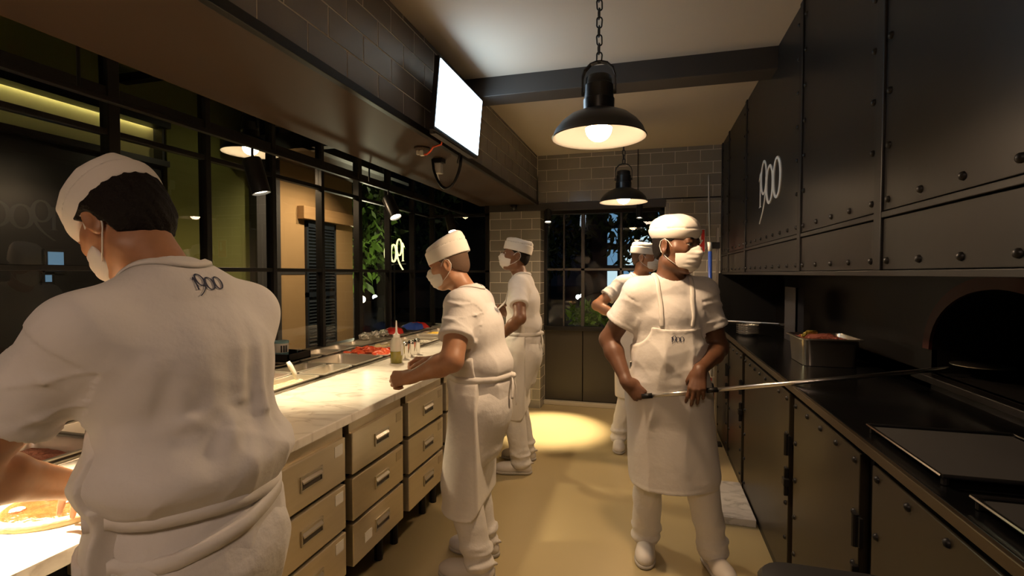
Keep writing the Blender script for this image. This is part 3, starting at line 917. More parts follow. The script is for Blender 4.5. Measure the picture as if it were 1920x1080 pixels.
desc = {None: 'empty', 'ham': 'pinkish ham', 'mushrooms': 'mushroom', 'herbs': 'green herb', 'tomato sauce': 'red tomato sauce', 'sausage': 'sausage', 'olives': 'olive', 'corn': 'corn'}
ordn = ['first', 'second', 'third', 'fourth', 'fifth', 'sixth', 'seventh', 'eighth', 'ninth', 'tenth', 'eleventh', 'twelfth', 'thirteenth', 'fourteenth', 'fifteenth', 'sixteenth', 'seventeenth']
for i, fd in enumerate(back):
    y0 = 0.95 + 0.234 * i
    if y0 + 0.222 > 4.92: break
    pan(-2.437, -2.222, y0, y0 + 0.222, fd, '%s pan against the glass, %s of the back row from the near end' % (desc[fd], ordn[i]), 0.03, 0.08, 0.012, 'small pans in the back row', 0.924)

# tomato slices on the white cheese
def tomato_slice(x, y, z, r, tilt, az, i):
    t = thing('tomato_slice', 'red tomato slice in the steel pan on white cheese', 'tomato', (x, y, z), 'tomato slices in the pan')
    m = MB()
    m.lathe([(0.0001, 0), (r * 0.97, 0), (r, 0.003), (r, 0.007), (r * 0.96, 0.009), (r * 0.82, 0.0092), (r * 0.80, 0.0082), (0.0001, 0.0082)], (0, 0, 0), 16)
    o = m.build('slice', M['tomato'], t, smooth=True, origin=(0, 0, 0), auto=40)
    me = o.data
    t.rotation_euler = (tilt * math.cos(az), tilt * math.sin(az), az)
    return t
M['tomato'] = mat('tomato_flesh', (0.62, 0.045, 0.015), 0.25, noise=(45, (0.75, 0.16, 0.06), 0.15))
sl = MB()
r = 0.034
sl.lathe([(0.0001, 0), (r * 0.97, 0), (r, 0.003), (r, 0.008), (r * 0.96, 0.010), (r * 0.84, 0.0102), (r * 0.80, 0.0088), (r * 0.3, 0.0085), (r * 0.25, 0.0098), (0.0001, 0.0098)], (0, 0, 0), 18)
slice_me = sl.mesh('slice', (0, 0, 0), smooth=True)
slice_me.materials.append(M['tomato'])
rg = random.Random(3)
ti = 0
for a in range(6):
    for b in range(5):
        x = -2.145 + 0.06 * a + rg.uniform(-.012, .012)
        y = 3.225 + 0.054 * b + rg.uniform(-.01, .01)
        o = share('tomato_slice', slice_me, (x, y, 0.905 + rg.uniform(0, .018)), None, rot=(rg.uniform(-.55, .55), rg.uniform(-.55, .55), rg.uniform(0, 6)), scale=[rg.uniform(.85, 1.1)] * 3)
        tag(o, 'round red tomato slice lying among others in the steel pan', 'tomato slice', 'tomato slices in the steel pan')

# white spoon, bottle of oil, shakers
M['spoon'] = mat('spoon_white', (0.85, 0.82, 0.74), 0.35)
sp = thing('serving_spoon', 'white plastic spoon standing in the bright pan of cheese', 'spoon', (-1.88, 2.36, 0.90))
MB().tube([(-1.89, 2.358, 0.905), (-1.905, 2.352, 0.945), (-1.925, 2.344, 0.985), (-1.935, 2.338, 1.01)], [0.009, 0.012, 0.014, 0.010], 8).build('handle', M['spoon'], sp, smooth=True)
MB().ball((-1.885, 2.362, 0.895), (0.024, 0.032, 0.014), 12, 8).build('bowl', M['spoon'], sp, smooth=True)

bo = thing('oil_bottle', 'clear squeeze bottle half full of green oil on the marble', 'bottle', (-1.635, 3.02, ZT))
bx, by = -1.635, 3.02
M['clear'] = glass_mat('cloudy_plastic', (0.97, 0.95, 0.88), 1.2, 0.15)
M['cloudy'] = mat('cloudy_bottle', (0.75, 0.72, 0.62), 0.35)
M['cloudy'].node_tree.nodes['Principled BSDF'].inputs['Transmission Weight'].default_value = 0.45
MB().lathe([(0.0001, 0.081), (0.0415, 0.081), (0.042, 0.125), (0.038, 0.150), (0.026, 0.170), (0.020, 0.176)], (bx, by, ZT), 28).build('bottle_body', M['cloudy'], bo, smooth=True, auto=50)
M['oil'] = mat('olive_oil', (0.30, 0.25, 0.015), 0.12, coat=0.6)
M['oil'].node_tree.nodes['Principled BSDF'].inputs['Transmission Weight'].default_value = 0.35
MB().lathe([(0.0001, 0.001), (0.038, 0.001), (0.0415, 0.006), (0.0415, 0.081), (0.0001, 0.081)], (bx, by, ZT), 28).build('oil', M['oil'], bo, smooth=True, auto=50)
MB().lathe([(0.023, 0.170), (0.023, 0.190), (0.012, 0.198), (0.0080, 0.206), (0.0040, 0.285), (0.0001, 0.285)], (bx, by, ZT), 20).build('nozzle_cap', M['white_plastic'], bo, smooth=True, auto=40)
lb = MB()
lb.prism([(bx + 0.0425 * math.cos(a), by + 0.0425 * math.sin(a), ZT + 0.055) for a in [-0.35 + 0.1 * i for i in range(8)]] + [(bx + 0.0440 * math.cos(a), by + 0.0440 * math.sin(a), ZT + 0.055) for a in [0.35 - 0.1 * i for i in range(8)]], (0, 0, 0.075))
lb.build('paper_label', M['paper'], bo)
for k, (x, y, lab) in enumerate(((-1.650, 3.17, 'steel shaker standing next to the oil bottle, first of three'), (-1.652, 3.27, 'steel shaker in the middle of the three by the oil bottle'), (-1.655, 3.37, 'steel shaker farthest from the oil bottle of the three'))):
    t = thing('steel_shaker', lab, 'shaker', (x, y, ZT), 'steel shakers by the oil bottle')
    MB().lathe([(0.0001, 0), (0.021, 0), (0.022, 0.004), (0.021, 0.090), (0.0215, 0.092)], (x, y, ZT), 22).build('shaker_body', M['chrome'], t, smooth=True, auto=40)
    MB().lathe([(0.0225, 0.091), (0.0228, 0.094), (0.0225, 0.112), (0.018, 0.118), (0.008, 0.121), (0.0001, 0.1215)], (x, y, ZT), 22).build('lid', M['chrome'], t, smooth=True, auto=40)

# things on the ledge by the glass
def packet(x, y, z, l, wd, h, m1, m2, label, rz=0.0):
    t = thing('packet', label, 'packet', (x, y, z), 'packets at the far end of the counter')
    b = MB()
    n, mm = 12, 8
    for part, m, j0, j1 in (('packet_front', m1, 0, 4), ('packet_back', m2, 4, 8)):
        vs, fs = [], []
        for j in range(j0, j1 + 1):
            v = j / mm * 2 - 1
            for i in range(n + 1):
                u = i / n * 2 - 1
                hh = h * max(0, (1 - u ** 4) * (1 - v ** 4)) ** 0.6
                hh += (0.004 * math.sin(9 * u + 4 * v)) * (hh > 0)
                vs.append((x + u * wd / 2, y + v * l / 2, z + max(hh, 0.0)))
        r = j1 - j0
        for j in range(r):
            for i in range(n):
                a = j * (n + 1) + i
                fs.append((a, a + 1, a + n + 2, a + n + 1))
        fs.append(tuple(range(n, -1, -1)))
        fs.append(tuple(r * (n + 1) + i for i in range(n + 1)))
        MB().add(vs, fs).build(part, m, t, smooth=True, auto=50)
    return t
packet(-2.33, 4.70, 0.935, 0.30, 0.2, 0.06, M['blue'], M['red'], 'blue and red packet on the counter beside the second cook\'s chest')
packet(-2.33, 4.28, 0.935, 0.22, 0.18, 0.055, M['red'], M['black'], 'red and black packet lying by the glass left of the blue one')
tr_ = thing('black_tray', 'small black tray on the counter ledge by the glass, left of the pans', 'tray', (-2.36, 2.810, 0.926))
MB().box(-2.44, -2.24, 2.710, 2.930, 0.926, 0.934).build('tray_floor', M['black'], tr_)
w_ = MB()
w_.box(-2.44, -2.432, 2.710, 2.930, 0.926, 0.975).box(-2.248, -2.24, 2.710, 2.930, 0.926, 0.975).box(-2.44, -2.24, 2.710, 2.718, 0.926, 0.975).box(-2.44, -2.24, 2.922, 2.930, 0.926, 0.975)
w_.build('tray_wall', M['black'], tr_)
bt = thing('blue_white_tub', 'white and pale blue carton with stripes beside the black tray', 'carton', (-2.35, 2.770, 0.935))
M['cyan'] = mat('pale_blue_print', (0.22, 0.42, 0.48), 0.5)
MB().lathe([(0.0001, 0), (0.040, 0), (0.043, 0.045)], (-2.35, 2.780, 0.935), 20).build('lower_band', M['cyan'], bt, smooth=True)
MB().lathe([(0.043, 0.045), (0.044, 0.105), (0.0001, 0.106)], (-2.35, 2.780, 0.935), 20).build('upper_band', M['white_plastic'], bt, smooth=True, auto=40)
MB().lathe([(0.046, 0.105), (0.046, 0.118), (0.043, 0.121), (0.0001, 0.121)], (-2.35, 2.780, 0.935), 20).build('lid', M['cyan'], bt, smooth=True, auto=40)
for k in range(3):
    a = -0.9 + 0.35 * k
    MB().obox((-2.35 + 0.0442 * math.cos(a), 2.780 + 0.0442 * math.sin(a), 0.935 + 0.07), (0.002 * math.cos(a), 0.002 * math.sin(a), 0), (-0.005 * math.sin(a), 0.005 * math.cos(a), 0), (0, 0, 0.022)).build('stripe', M['beam'], bt)
cp_ = MB().lathe([(0.0001, 0), (0.020, 0), (0.024, 0.045), (0.0225, 0.046), (0.019, 0.004), (0.0001, 0.004)], (-2.30, 2.890, 0.935), 18).build('small_cup', M['chrome'], smooth=True, auto=40)
tag(cp_, 'small shiny steel cup in the black tray by the glass', 'cup')
# crumpled foil by the glass
rg = random.Random(11)
for k, (x, y) in enumerate(((-2.36, 3.95), (-2.33, 4.06), (-2.38, 3.84))):
    b = MB().ball((x, y, 0.955), (0.05, 0.05, 0.03), 14, 9)
    b.v = [(p[0] + rg.uniform(-.01, .01), p[1] + rg.uniform(-.01, .01), max(0.927, p[2] + rg.uniform(-.012, .012))) for p in b.v]
    tag(b.build('foil_lump', M['foil']), ['crumpled foil lump between the glass and the pans, middle of three', 'crumpled foil lump nearest the red packet', 'crumpled foil lump farthest from the red packet'][k], 'foil', 'foil lumps by the glass')

# pizza under the first cook's hands
pz = thing('pizza', 'raw pizza with red sauce and white cheese under the front cook\'s hands', 'pizza', (-1.46, 0.93, ZT))
pr = [(0.0001, 0.006), (0.125, 0.007), (0.132, 0.017), (0.142, 0.019), (0.150, 0.012), (0.152, 0.002), (0.150, 0.0)]
M['dough'] = mat('pizza_dough', (0.72, 0.56, 0.30), 0.6, noise=(25, (0.80, 0.66, 0.40), 0.2), bump=(40, 0.5, 0.01))
MB().lathe(pr, (-1.46, 0.93, ZT), 48).build('dough', M['dough'], pz, smooth=True)
MB().lathe([(0.0001, 0.012), (0.08, 0.013), (0.118, 0.012), (0.124, 0.008)], (-1.46, 0.93, ZT), 40).build('sauce', FOOD['tomato sauce'], pz, smooth=True)
for k in range(9):
    a, q = rg.uniform(0, 6.28), rg.uniform(0.02, 0.10)
    b = MB().ball((-1.46 + q * math.cos(a), 0.93 + q * math.sin(a), ZT + 0.014), (rg.uniform(.014, .022), rg.uniform(.010, .018), 0.006), 10, 6)
    b.build('cheese_piece', FOOD['mozzarella'], pz, smooth=True)

# ================================================================== ON AND BY THE RIGHT COUNTER
gp = thing('steel_container', 'deep steel container of red food steaming on the black worktop', 'container', (0.92, 3.12, 1.006))
pan_mesh(0.78, 1.08, 2.95, 3.28, 1.155, 0.147, 0.035).build('container', M['steel'], gp, smooth=True, auto=35)
o = heap(0.81, 1.05, 2.98, 3.25, 1.135, 0.03, 5).build('food', FOOD['sausage'], gp, smooth=True)
o['kind'] = 'stuff'; o['label'] = 'red stew-like food'
MB().tube([(0.80, 3.0, 1.165), (0.83, 3.02, 1.185), (0.88, 3.05, 1.18)], 0.010, 8).build('tongs', FOOD['corn'], gp, smooth=True)
rg = random.Random(5)
for k in range(5):
    z = 1.006 + 0.016 * k
    b = MB()
    prof = []
    n = 40
    vs, fs = [], []
    for ring_, (rr, zz) in enumerate(((0.0001, 0.002), (0.062, 0.002), (0.074, 0.022), (0.081, 0.024), (0.081, 0.021))):
        for i in range(n):
            a = 2 * PI * i / n
            q = rr * (1 + (0.035 if ring_ >= 2 else 0.0) * math.cos(20 * a + PI * (i % 2)))
            vs.append((0.765 + q * math.cos(a), 4.35 + q * math.sin(a), z + zz))
    for q in range(4):
        fs += [(q * n + i, q * n + (i + 1) % n, (q + 1) * n + (i + 1) % n, (q + 1) * n + i) for i in range(n)]
    b.add(vs, fs)
    tag(b.build('foil_dish', M['foil']), 'round foil dish, %s in the stack on the far end of the black worktop' % ['lowest', 'second lowest', 'middle', 'second highest', 'topmost'][k], 'dish', 'stacked foil dishes')
tag(MB().box(1.00, 1.012, 3.92, 4.22, 1.006, 1.40).box(1.00, 1.05, 3.92, 3.932, 1.006, 1.40).build('steel_sheet', mat('grey_sheet', (0.09, 0.09, 0.10), 0.4, metal=0.5)), 'dark grey metal sheet leaning upright behind the foil dishes', 'sheet')
pl = thing('flat_peel', 'thin metal peel lying across the foil dishes on the black worktop', 'peel', (0.75, 4.35, 1.10))
MB().tube([(0.60, 4.47, 1.108), (0.98, 4.30, 1.108)], 0.007, 8).build('rod', M['alu'], pl)
MB().box(0.98, 1.09, 4.22, 4.36, 1.104, 1.108).build('blade', M['alu'], pl)

def sheet_pan(x0, x1, y0, y1, z, label):
    t = thing('baking_sheet', label, 'baking sheet', ((x0 + x1) / 2, (y0 + y1) / 2, z), 'baking sheets on the black worktop')
    MB().box(x0 + 0.012, x1 - 0.012, y0 + 0.012, y1 - 0.012, z + 0.014, z + 0.020).build('sheet', mat('dark_sheet', (0.05, 0.048, 0.044), 0.5), t)
    for a, b_ in (((x0, y0), (x0, y1)), ((x1, y0), (x1, y1)), ((x0, y0), (x1, y0)), ((x0, y1), (x1, y1))):
        MB().tube([(a[0], a[1], z + 0.022), (b_[0], b_[1], z + 0.022)], 0.005, 8).build('rim', M['chrome'] if a[0] == b_[0] else M['black'], t)
    for a in ((x0 + .01, y0 + .01), (x1 - .01, y0 + .01), (x0 + .01, y1 - .01), (x1 - .01, y1 - .01)):
        MB().cyl((a[0], a[1], z), (a[0], a[1], z + 0.02), 0.008, n=8).build('foot', M['black'], t)
    return t
sheet_pan(0.66, 1.03, 1.37, 1.78, 1.008, 'dark baking sheet with a bright edge on the black worktop, the whole one')
sheet_pan(0.66, 1.03, 0.80, 1.26, 1.008, 'dark baking sheet cut by the lower right corner of the picture')

# black bin at the bottom
bn = thing('waste_bin', 'black bin with a rounded lid in front of the black cabinets', 'bin', (0.44, 1.19, 0))
def rrect(cx, cy, hx, hy, r, z, n=6):
    out = []
    for sx, sy, a0 in ((1, 1, 0), (-1, 1, PI / 2), (-1, -1, PI), (1, -1, 1.5 * PI)):
        for i in range(n):
            a = a0 + PI / 2 * i / (n - 1)
            out.append((cx + sx * (hx - r) + r * math.cos(a), cy + sy * (hy - r) + r * math.sin(a), z))
    return out
def loft(loops, cap0=True, cap1=True):
    b = MB()
    n = len(loops[0])
    vs = [p for l in loops for p in l]
    fs = []
    for k in range(len(loops) - 1):
        fs += [(k * n + i, k * n + (i + 1) % n, (k + 1) * n + (i + 1) % n, (k + 1) * n + i) for i in range(n)]
    if cap0: fs.append(tuple(range(n - 1, -1, -1)))
    if cap1: fs.append(tuple((len(loops) - 1) * n + i for i in range(n)))
    return b.add(vs, fs)
loft([rrect(0.44, 1.19, 0.14, 0.20, 0.05, 0.0), rrect(0.44, 1.19, 0.158, 0.225, 0.06, 0.70)]).build('bin_body', M['black'], bn, smooth=True, auto=40)
loft([rrect(0.44, 1.19, 0.168, 0.235, 0.07, 0.69), rrect(0.44, 1.19, 0.170, 0.238, 0.07, 0.735), rrect(0.44, 1.19, 0.160, 0.228, 0.065, 0.75), rrect(0.44, 1.19, 0.10, 0.16, 0.05, 0.757)]).build('lid', mat('bin_lid', (0.014, 0.014, 0.014), 0.5), bn, smooth=True, auto=40)

# pale slab lying by the cabinets
sb = MB().box(0.40, 0.622, 3.18, 3.74, 0.0, 0.045).build('stone_slab', marble_mat('slab', (0.62, 0.60, 0.56), (0.40, 0.38, 0.35)), bevel=0.004)
tag(sb, 'pale grey stone slab lying on the floor against the black cabinets', 'slab')

# steel post that holds the long blue peel
ps = thing('peel_rack', 'thin steel post with brackets at the far end of the black counter', 'rack', (0.575, 4.66, 0))
MB().box(0.560, 0.582, 4.645, 4.675, 0, 1.90).build('post', M['steel'], ps, bevel=0.003)
MB().box(0.50, 0.622, 4.60, 4.72, 0.0, 0.012).build('foot_plate', M['black'], ps)
for z in (1.74, 0.73):
    b = MB().box(0.47, 0.585, 4.60, 4.645, z - 0.025, z + 0.03)
    b.build('bracket', M['beam'], ps, bevel=0.004)
lp = thing('long_peel', 'long pizza peel with a white blade up and a blue handle, on the steel post', 'peel', (0.505, 4.58, 0.7))
P0, P1, P2, P3, P4 = Vector((0.515, 4.575, 0.62)), Vector((0.513, 4.575, 0.80)), Vector((0.502, 4.575, 1.69)), Vector((0.498, 4.575, 1.77)), Vector((0.485, 4.575, 2.34))
MB().tube([P1, P2], 0.016, 12).build('handle', M['blue'], lp, smooth=True)
MB().tube([P0, P1], 0.016, 12).build('handle_grip', M['white_plastic'], lp, smooth=True)
MB().tube([P2, P3], [0.016, 0.020], 12).build('ferrule', M['white_plastic'], lp, smooth=True)
# the blade stands edge-on to the picture: width along Y
bl = MB()
wd = [(0.0, 0.03), (0.18, 0.13), (0.30, 0.165), (0.85, 0.165), (0.96, 0.12), (1.0, 0.04)]
L_, R_ = [], []
for t, hw in wd:
    p = P3.lerp(P4, t)
    L_.append(p + Vector((-0.004 - hw * 0.13, -hw, 0))); R_.append(p + Vector((-0.004 + hw * 0.13, hw, 0)))
bl.prism(L_ + R_[::-1], (0.008, 0, 0))
bl.build('blade', mat('white_blade', (0.70, 0.68, 0.62), 0.4), lp)
ex = thing('fire_extinguisher', 'red cylinder with a white and blue label standing behind the cook with the peel', 'extinguisher', (0.50, 4.86, 0))
MB().lathe([(0.0001, 0), (0.066, 0.0), (0.07, 0.02), (0.07, 0.40), (0.06, 0.45), (0.03, 0.48), (0.022, 0.50), (0.022, 0.52), (0.0001, 0.52)], (0.50, 4.86, 0), 24).build('cylinder', M['red'], ex, smooth=True, auto=50)
MB().lathe([(0.0708, 0.14), (0.0712, 0.142), (0.0712, 0.25), (0.0708, 0.252)], (0.50, 4.86, 0), 24).build('blue_label', M['blue'], ex, smooth=True)
MB().lathe([(0.0708, 0.254), (0.0712, 0.256), (0.0712, 0.37), (0.0708, 0.372)], (0.50, 4.86, 0), 24).build('white_label', M['white_plastic'], ex, smooth=True)
MB().box(0.47, 0.56, 4.848, 4.872, 0.52, 0.545).box(0.46, 0.50, 4.85, 4.87, 0.545, 0.57).build('lever', M['red'], ex, bevel=0.003)
MB().tube([(0.52, 4.85, 0.51), (0.56, 4.82, 0.50), (0.58, 4.80, 0.40), (0.58, 4.79, 0.2)], 0.010, 8).build('hose', M['black'], ex, smooth=True)

# ================================================================== OUTSIDE
gr = MB().box(-40, XG - 0.06, -10, 60, -0.06, -0.01).box(-2.6, 40, 5.78, 60, -0.06, -0.01)
struct(gr.build('ground', mat('night_paving', (0.05, 0.048, 0.045), 0.5, noise=(1.5, (0.07, 0.066, 0.06), 0.3))))
XF = -4.2
M['green_wall'] = mat('green_plaster', (0.125, 0.13, 0.026), 0.85, noise=(2, (0.14, 0.145, 0.030), 0.3))
M['beige_wall'] = mat('beige_plaster', (0.42, 0.26, 0.11), 0.85, noise=(1.5, (0.45, 0.28, 0.12), 0.3))
bd = thing('street_building', 'house wall across the passage, green plaster then beige plaster with dark shutters', 'building', (XF, 4.2, 0))
MB().box(XF - 0.3, XF, 3.55, 4.50, 0, 3.3).build('green_wall', M['green_wall'], bd)
MB().box(XF - 0.3, XF, 0.6, 3.55, 2.92, 3.3).build('green_wall', M['green_wall'], bd)
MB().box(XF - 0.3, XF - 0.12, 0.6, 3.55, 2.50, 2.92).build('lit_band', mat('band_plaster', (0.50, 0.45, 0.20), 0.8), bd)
MB().box(XF - 0.1, XF + 0.02, 0.6, 3.56, 2.46, 2.51).build('band_sill', M['black'], bd)
MB().box(XF - 0.1, XF + 0.04, 0.6, 3.56, 2.80, 2.94).build('fascia', M['black'], bd)
MB().box(XF - 0.12, XF - 0.02, 3.52, 3.58, 2.46, 2.94).build('fascia', M['black'], bd)
MB().box(XF - 0.11, XF - 0.085, 0.7, 3.5, 2.845, 2.86).build('light_strip', mat('strip_glow', (1, 1, 1), 0.5, emit=((1.0, 0.86, 0.45), 50.0)), bd)
MB().box(XF - 0.3, XF - 0.05, 0.6, 3.55, 0, 2.46).build('dark_glazing', mat('dark_cladding', (0.012, 0.012, 0.013), 0.3), bd)
MB().box(XF - 0.3, XF + 0.10, 4.50, 4.86, 0, 3.3).build('dark_pier', M['beam'], bd)
MB().box(XF - 0.3, XF, 4.86, 6.46, 0, 3.3).build('beige_wall', M['beige_wall'], bd)
MB().box(XF, XF + 0.006, 4.86, 6.46, 1.49, 1.53).build('string_course', M['beam'], bd)
ln = MB().box(XF - 0.02, XF + 0.10, 5.27, 6.40, 2.18, 2.34).build('wooden_lintel', mat('lintel_wood', (0.46, 0.28, 0.12), 0.6, noise=(6, (0.36, 0.20, 0.08), 0.3), stretch=(1, 0.2, 4)), bd, bevel=0.006)
M['shutter'] = mat('blue_black_shutter', (0.016, 0.022, 0.030), 0.4)
for y0, y1 in ((5.40, 5.70), (5.712, 6.012)):
    s = MB().box(XF, XF + 0.035, y0, y0 + 0.035, 0.3, 2.17).box(XF, XF + 0.035, y1 - 0.035, y1, 0.3, 2.17).box(XF, XF + 0.035, y0, y1, 2.09, 2.17).box(XF, XF + 0.035, y0, y1, 1.20, 1.26).box(XF, XF + 0.035, y0, y1, 0.3, 0.4).box(XF, XF + 0.004, y0, y1, 0.3, 2.17).build('shutter', M['shutter'], bd)
    sm = MB().obox((0, 0, 0), (0.014, 0, -0.014), (0, 0.115, 0), (0.003, 0, 0.003)).mesh('slat', (0, 0, 0))
    sm.materials.append(M['shutter'])
    z = 0.43
    while z < 2.08:
        if not 1.18 < z < 1.28:
            share('slat', sm, (XF + 0.019, (y0 + y1) / 2, z), s)
        z += 0.042
M['blue_reflection'] = mat('blue_reflection_glow', (0.1, 0.2, 0.3), 0.3, emit=((0.30, 0.60, 1.0), 0.22))
for y0, y1, z0, z1 in ((2.62, 2.72, 1.52, 1.66), (2.60, 2.64, 1.44, 1.49), (2.12, 2.24, 1.30, 1.36)):  # glowing plates in frames stand in for blue reflections, not real windows
    f_ = MB().box(XF - 0.06, XF - 0.03, y0 - 0.02, y1 + 0.02, z0 - 0.02, z1 + 0.02).build('window', M['black'], bd)
    MB().box(XF - 0.035, XF - 0.026, y0, y1, z0, z1).build('pane', M['blue_reflection'], f_)
# canopy over the passage with recessed lamps
cn = thing('canopy', 'dark canopy over the passage with black steel edge', 'canopy', (-3.4, 4.5, 2.78))
MB().box(-4.09, XG - 0.04, 4.2, 6.3, 2.80, 2.84).build('canopy_soffit', M['soffit'], cn)
MB().box(-4.15, XG - 0.05, 3.09, 3.16, 3.045, 3.11).build('canopy_beam', M['black'], cn)
MB().box(-3.06, -2.98, 3.16, 4.1, 3.045, 3.11).box(-3.06, -2.98, 4.1, 4.2, 2.86, 3.11).build('canopy_beam', M['black'], cn)
MB().box(-3.2, -3.1, 4.1, 6.3, 2.70, 2.80).build('canopy_beam', M['black'], cn)
MB().box(-4.09, XG - 0.04, 4.1, 4.2, 2.70, 2.86).build('canopy_edge', M['black'], cn)
for k, y in enumerate((4.97, 5.49)):
    t = thing('recessed_lamp', ['small lit recessed lamp in the canopy over the beige wall, the left one', 'small lit recessed lamp in the canopy over the beige wall, the right one'][k], 'lamp', (-3.3, y, 2.78), 'recessed canopy lamps')
    MB().lathe([(0.05, 0), (0.05, 0.02), (0.036, 0.02)], (-3.3, y, 2.78), 18).build('lamp_ring', M['black'], t)
    MB().lathe([(0.036, 0.012), (0.0001, 0.012)], (-3.3, y, 2.78), 18).build('lens', M['lens'], t)
    ld = bpy.data.lights.new('spot_beam', 'SPOT'); ld.energy = 75; ld.color = (1.0, 0.76, 0.52); ld.spot_size = math.radians(110); ld.spot_blend = 0.8; ld.shadow_soft_size = 0.05
    lo = bpy.data.objects.new('spot_beam', ld); COL.objects.link(lo); lo.parent = t; lo.location = (0, 0, -0.01); lo.rotation_euler = (0, 0.55, 0)
# unseen lamp added to wash the green wall
wl = thing('added_wall_wash', 'unseen lamp added by the canopy edge to wash the green wall', 'lamp', (-3.3, 3.9, 2.9))
MB().cyl((-3.3, 3.9, 2.86), (-3.3, 3.9, 2.95), 0.05, n=16).build('lamp_body', M['black'], wl)
ld = bpy.data.lights.new('spot_beam', 'SPOT'); ld.energy = 5; ld.color = (1.0, 0.85, 0.5); ld.spot_size = math.radians(130); ld.spot_blend = 0.8
lo = bpy.data.objects.new('spot_beam', ld); COL.objects.link(lo); lo.parent = wl; lo.location = (0, 0, -0.06); lo.rotation_euler = (0, 0.7, 0)

# trees
def leaf_cloud(c, rad, n, size, seed, droop=0.3):
    rg = random.Random(seed)
    b = MB()
    c = Vector(c)
    for i in range(n):
        while True:
            p = Vector((rg.uniform(-1, 1), rg.uniform(-1, 1), rg.uniform(-1, 1)))
            if 0.35 < p.length < 1: break
        q = c + Vector((p.x * rad[0], p.y * rad[1], p.z * rad[2]))
        a = Vector((rg.uniform(-1, 1), rg.uniform(-1, 1), rg.uniform(-1, 0.4) - droop)).normalized()
        sd = a.cross(Vector((rg.uniform(-1, 1), rg.uniform(-1, 1), rg.uniform(-1, 1)))).normalized()
        l = size * rg.uniform(0.6, 1.3)
        b.add([q, q + a * l * 0.5 + sd * l * 0.18, q + a * l, q + a * l * 0.5 - sd * l * 0.18], [(0, 1, 2, 3)])
    return b
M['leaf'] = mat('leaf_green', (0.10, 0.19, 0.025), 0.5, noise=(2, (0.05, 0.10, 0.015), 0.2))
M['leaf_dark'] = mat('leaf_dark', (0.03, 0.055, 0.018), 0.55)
M['bark'] = mat('bark', (0.05, 0.04, 0.03), 0.9)
def tree(x, y, h, rad, lab, m, seed, n=1500, size=0.28):
    t = thing('tree', lab, 'tree', (x, y, 0), 'trees in the street outside')
    MB().tube([(x, y, 0), (x + .05, y, h * .3), (x - .04, y + .05, h * .55), (x, y, h * .85)], [.12, .10, .08, .03], 8).build('trunk', M['bark'], t, smooth=True)
    o = leaf_cloud((x, y, h * .68), rad, n, size, seed).build('foliage', m, t)
    o['kind'] = 'stuff'
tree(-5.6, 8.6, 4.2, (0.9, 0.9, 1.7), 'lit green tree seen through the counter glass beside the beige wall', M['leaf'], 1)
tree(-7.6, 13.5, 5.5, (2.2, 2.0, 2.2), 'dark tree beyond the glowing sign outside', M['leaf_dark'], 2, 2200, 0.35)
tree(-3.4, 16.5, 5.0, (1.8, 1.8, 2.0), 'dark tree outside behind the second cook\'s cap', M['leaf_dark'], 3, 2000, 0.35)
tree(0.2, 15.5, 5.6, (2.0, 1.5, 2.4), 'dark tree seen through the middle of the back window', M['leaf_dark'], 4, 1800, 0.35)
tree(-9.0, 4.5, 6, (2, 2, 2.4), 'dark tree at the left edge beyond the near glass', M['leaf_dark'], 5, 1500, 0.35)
ld = bpy.data.lights.new('street_lamp_light', 'POINT'); ld.energy = 90; ld.color = (1.0, 0.9, 0.6); ld.shadow_soft_size = 0.1
stl = thing('street_lamp', 'garden lamp post lighting the green tree outside', 'lamp', (-4.7, 7.5, 0))
MB().cyl((-4.7, 7.5, 0), (-4.7, 7.5, 1.0), 0.03, n=10).build('post', M['black'], stl)
MB().ball((-4.7, 7.5, 1.06), 0.06, 12, 8).build('globe', mat('globe_glow', (1, 1, 1), 0.5, emit=((1.0, 0.85, 0.55), 5.0)), stl)
lo = bpy.data.objects.new('lamp_light', ld); COL.objects.link(lo); lo.parent = stl; lo.location = (0, 0, 1.25)
# glowing sign seen from behind
sg = thing('neon_sign', 'glowing pale yellow 1900 sign outside the glass, seen from behind', 'sign', (-3.9, 6.6, 1.6))
M['neon'] = mat('neon_glow', (1, 1, 1), 0.4, emit=((1.0, 0.88, 0.38), 2.0))
sign_on('figures', M['neon'], (-3.40, 6.53, 1.68), (-0.80, 0.60, 0), (0, 0, 1), 0.25, 0.02, sg, un=(-0.60, -0.80, 0))
MB().tube([(-3.38, 6.55, 1.64), (-4.0, 7.02, 1.64)], 0.008, 6).tube([(-3.7, 6.79, 1.64), (-3.7, 6.79, 0)], 0.012, 6).build('sign_frame', M['black'], sg)
# planter with the bright plant under the back window
gp2 = thing('window_plant', 'leafy green plant outside the lower part of the back window', 'plant', (-0.72, 6.05, 0))
o = leaf_cloud((-0.68, 6.05, 0.98), (0.30, 0.16, 0.15), 420, 0.10, 9, -0.5).build('foliage', mat('plant_green', (0.12, 0.26, 0.03), 0.5), gp2)
o['kind'] = 'stuff'
loft([rrect(-0.68, 6.05, 0.26, 0.10, 0.02, 0), rrect(-0.68, 6.05, 0.30, 0.12, 0.02, 0.85)]).build('planter', M['beam'], gp2)
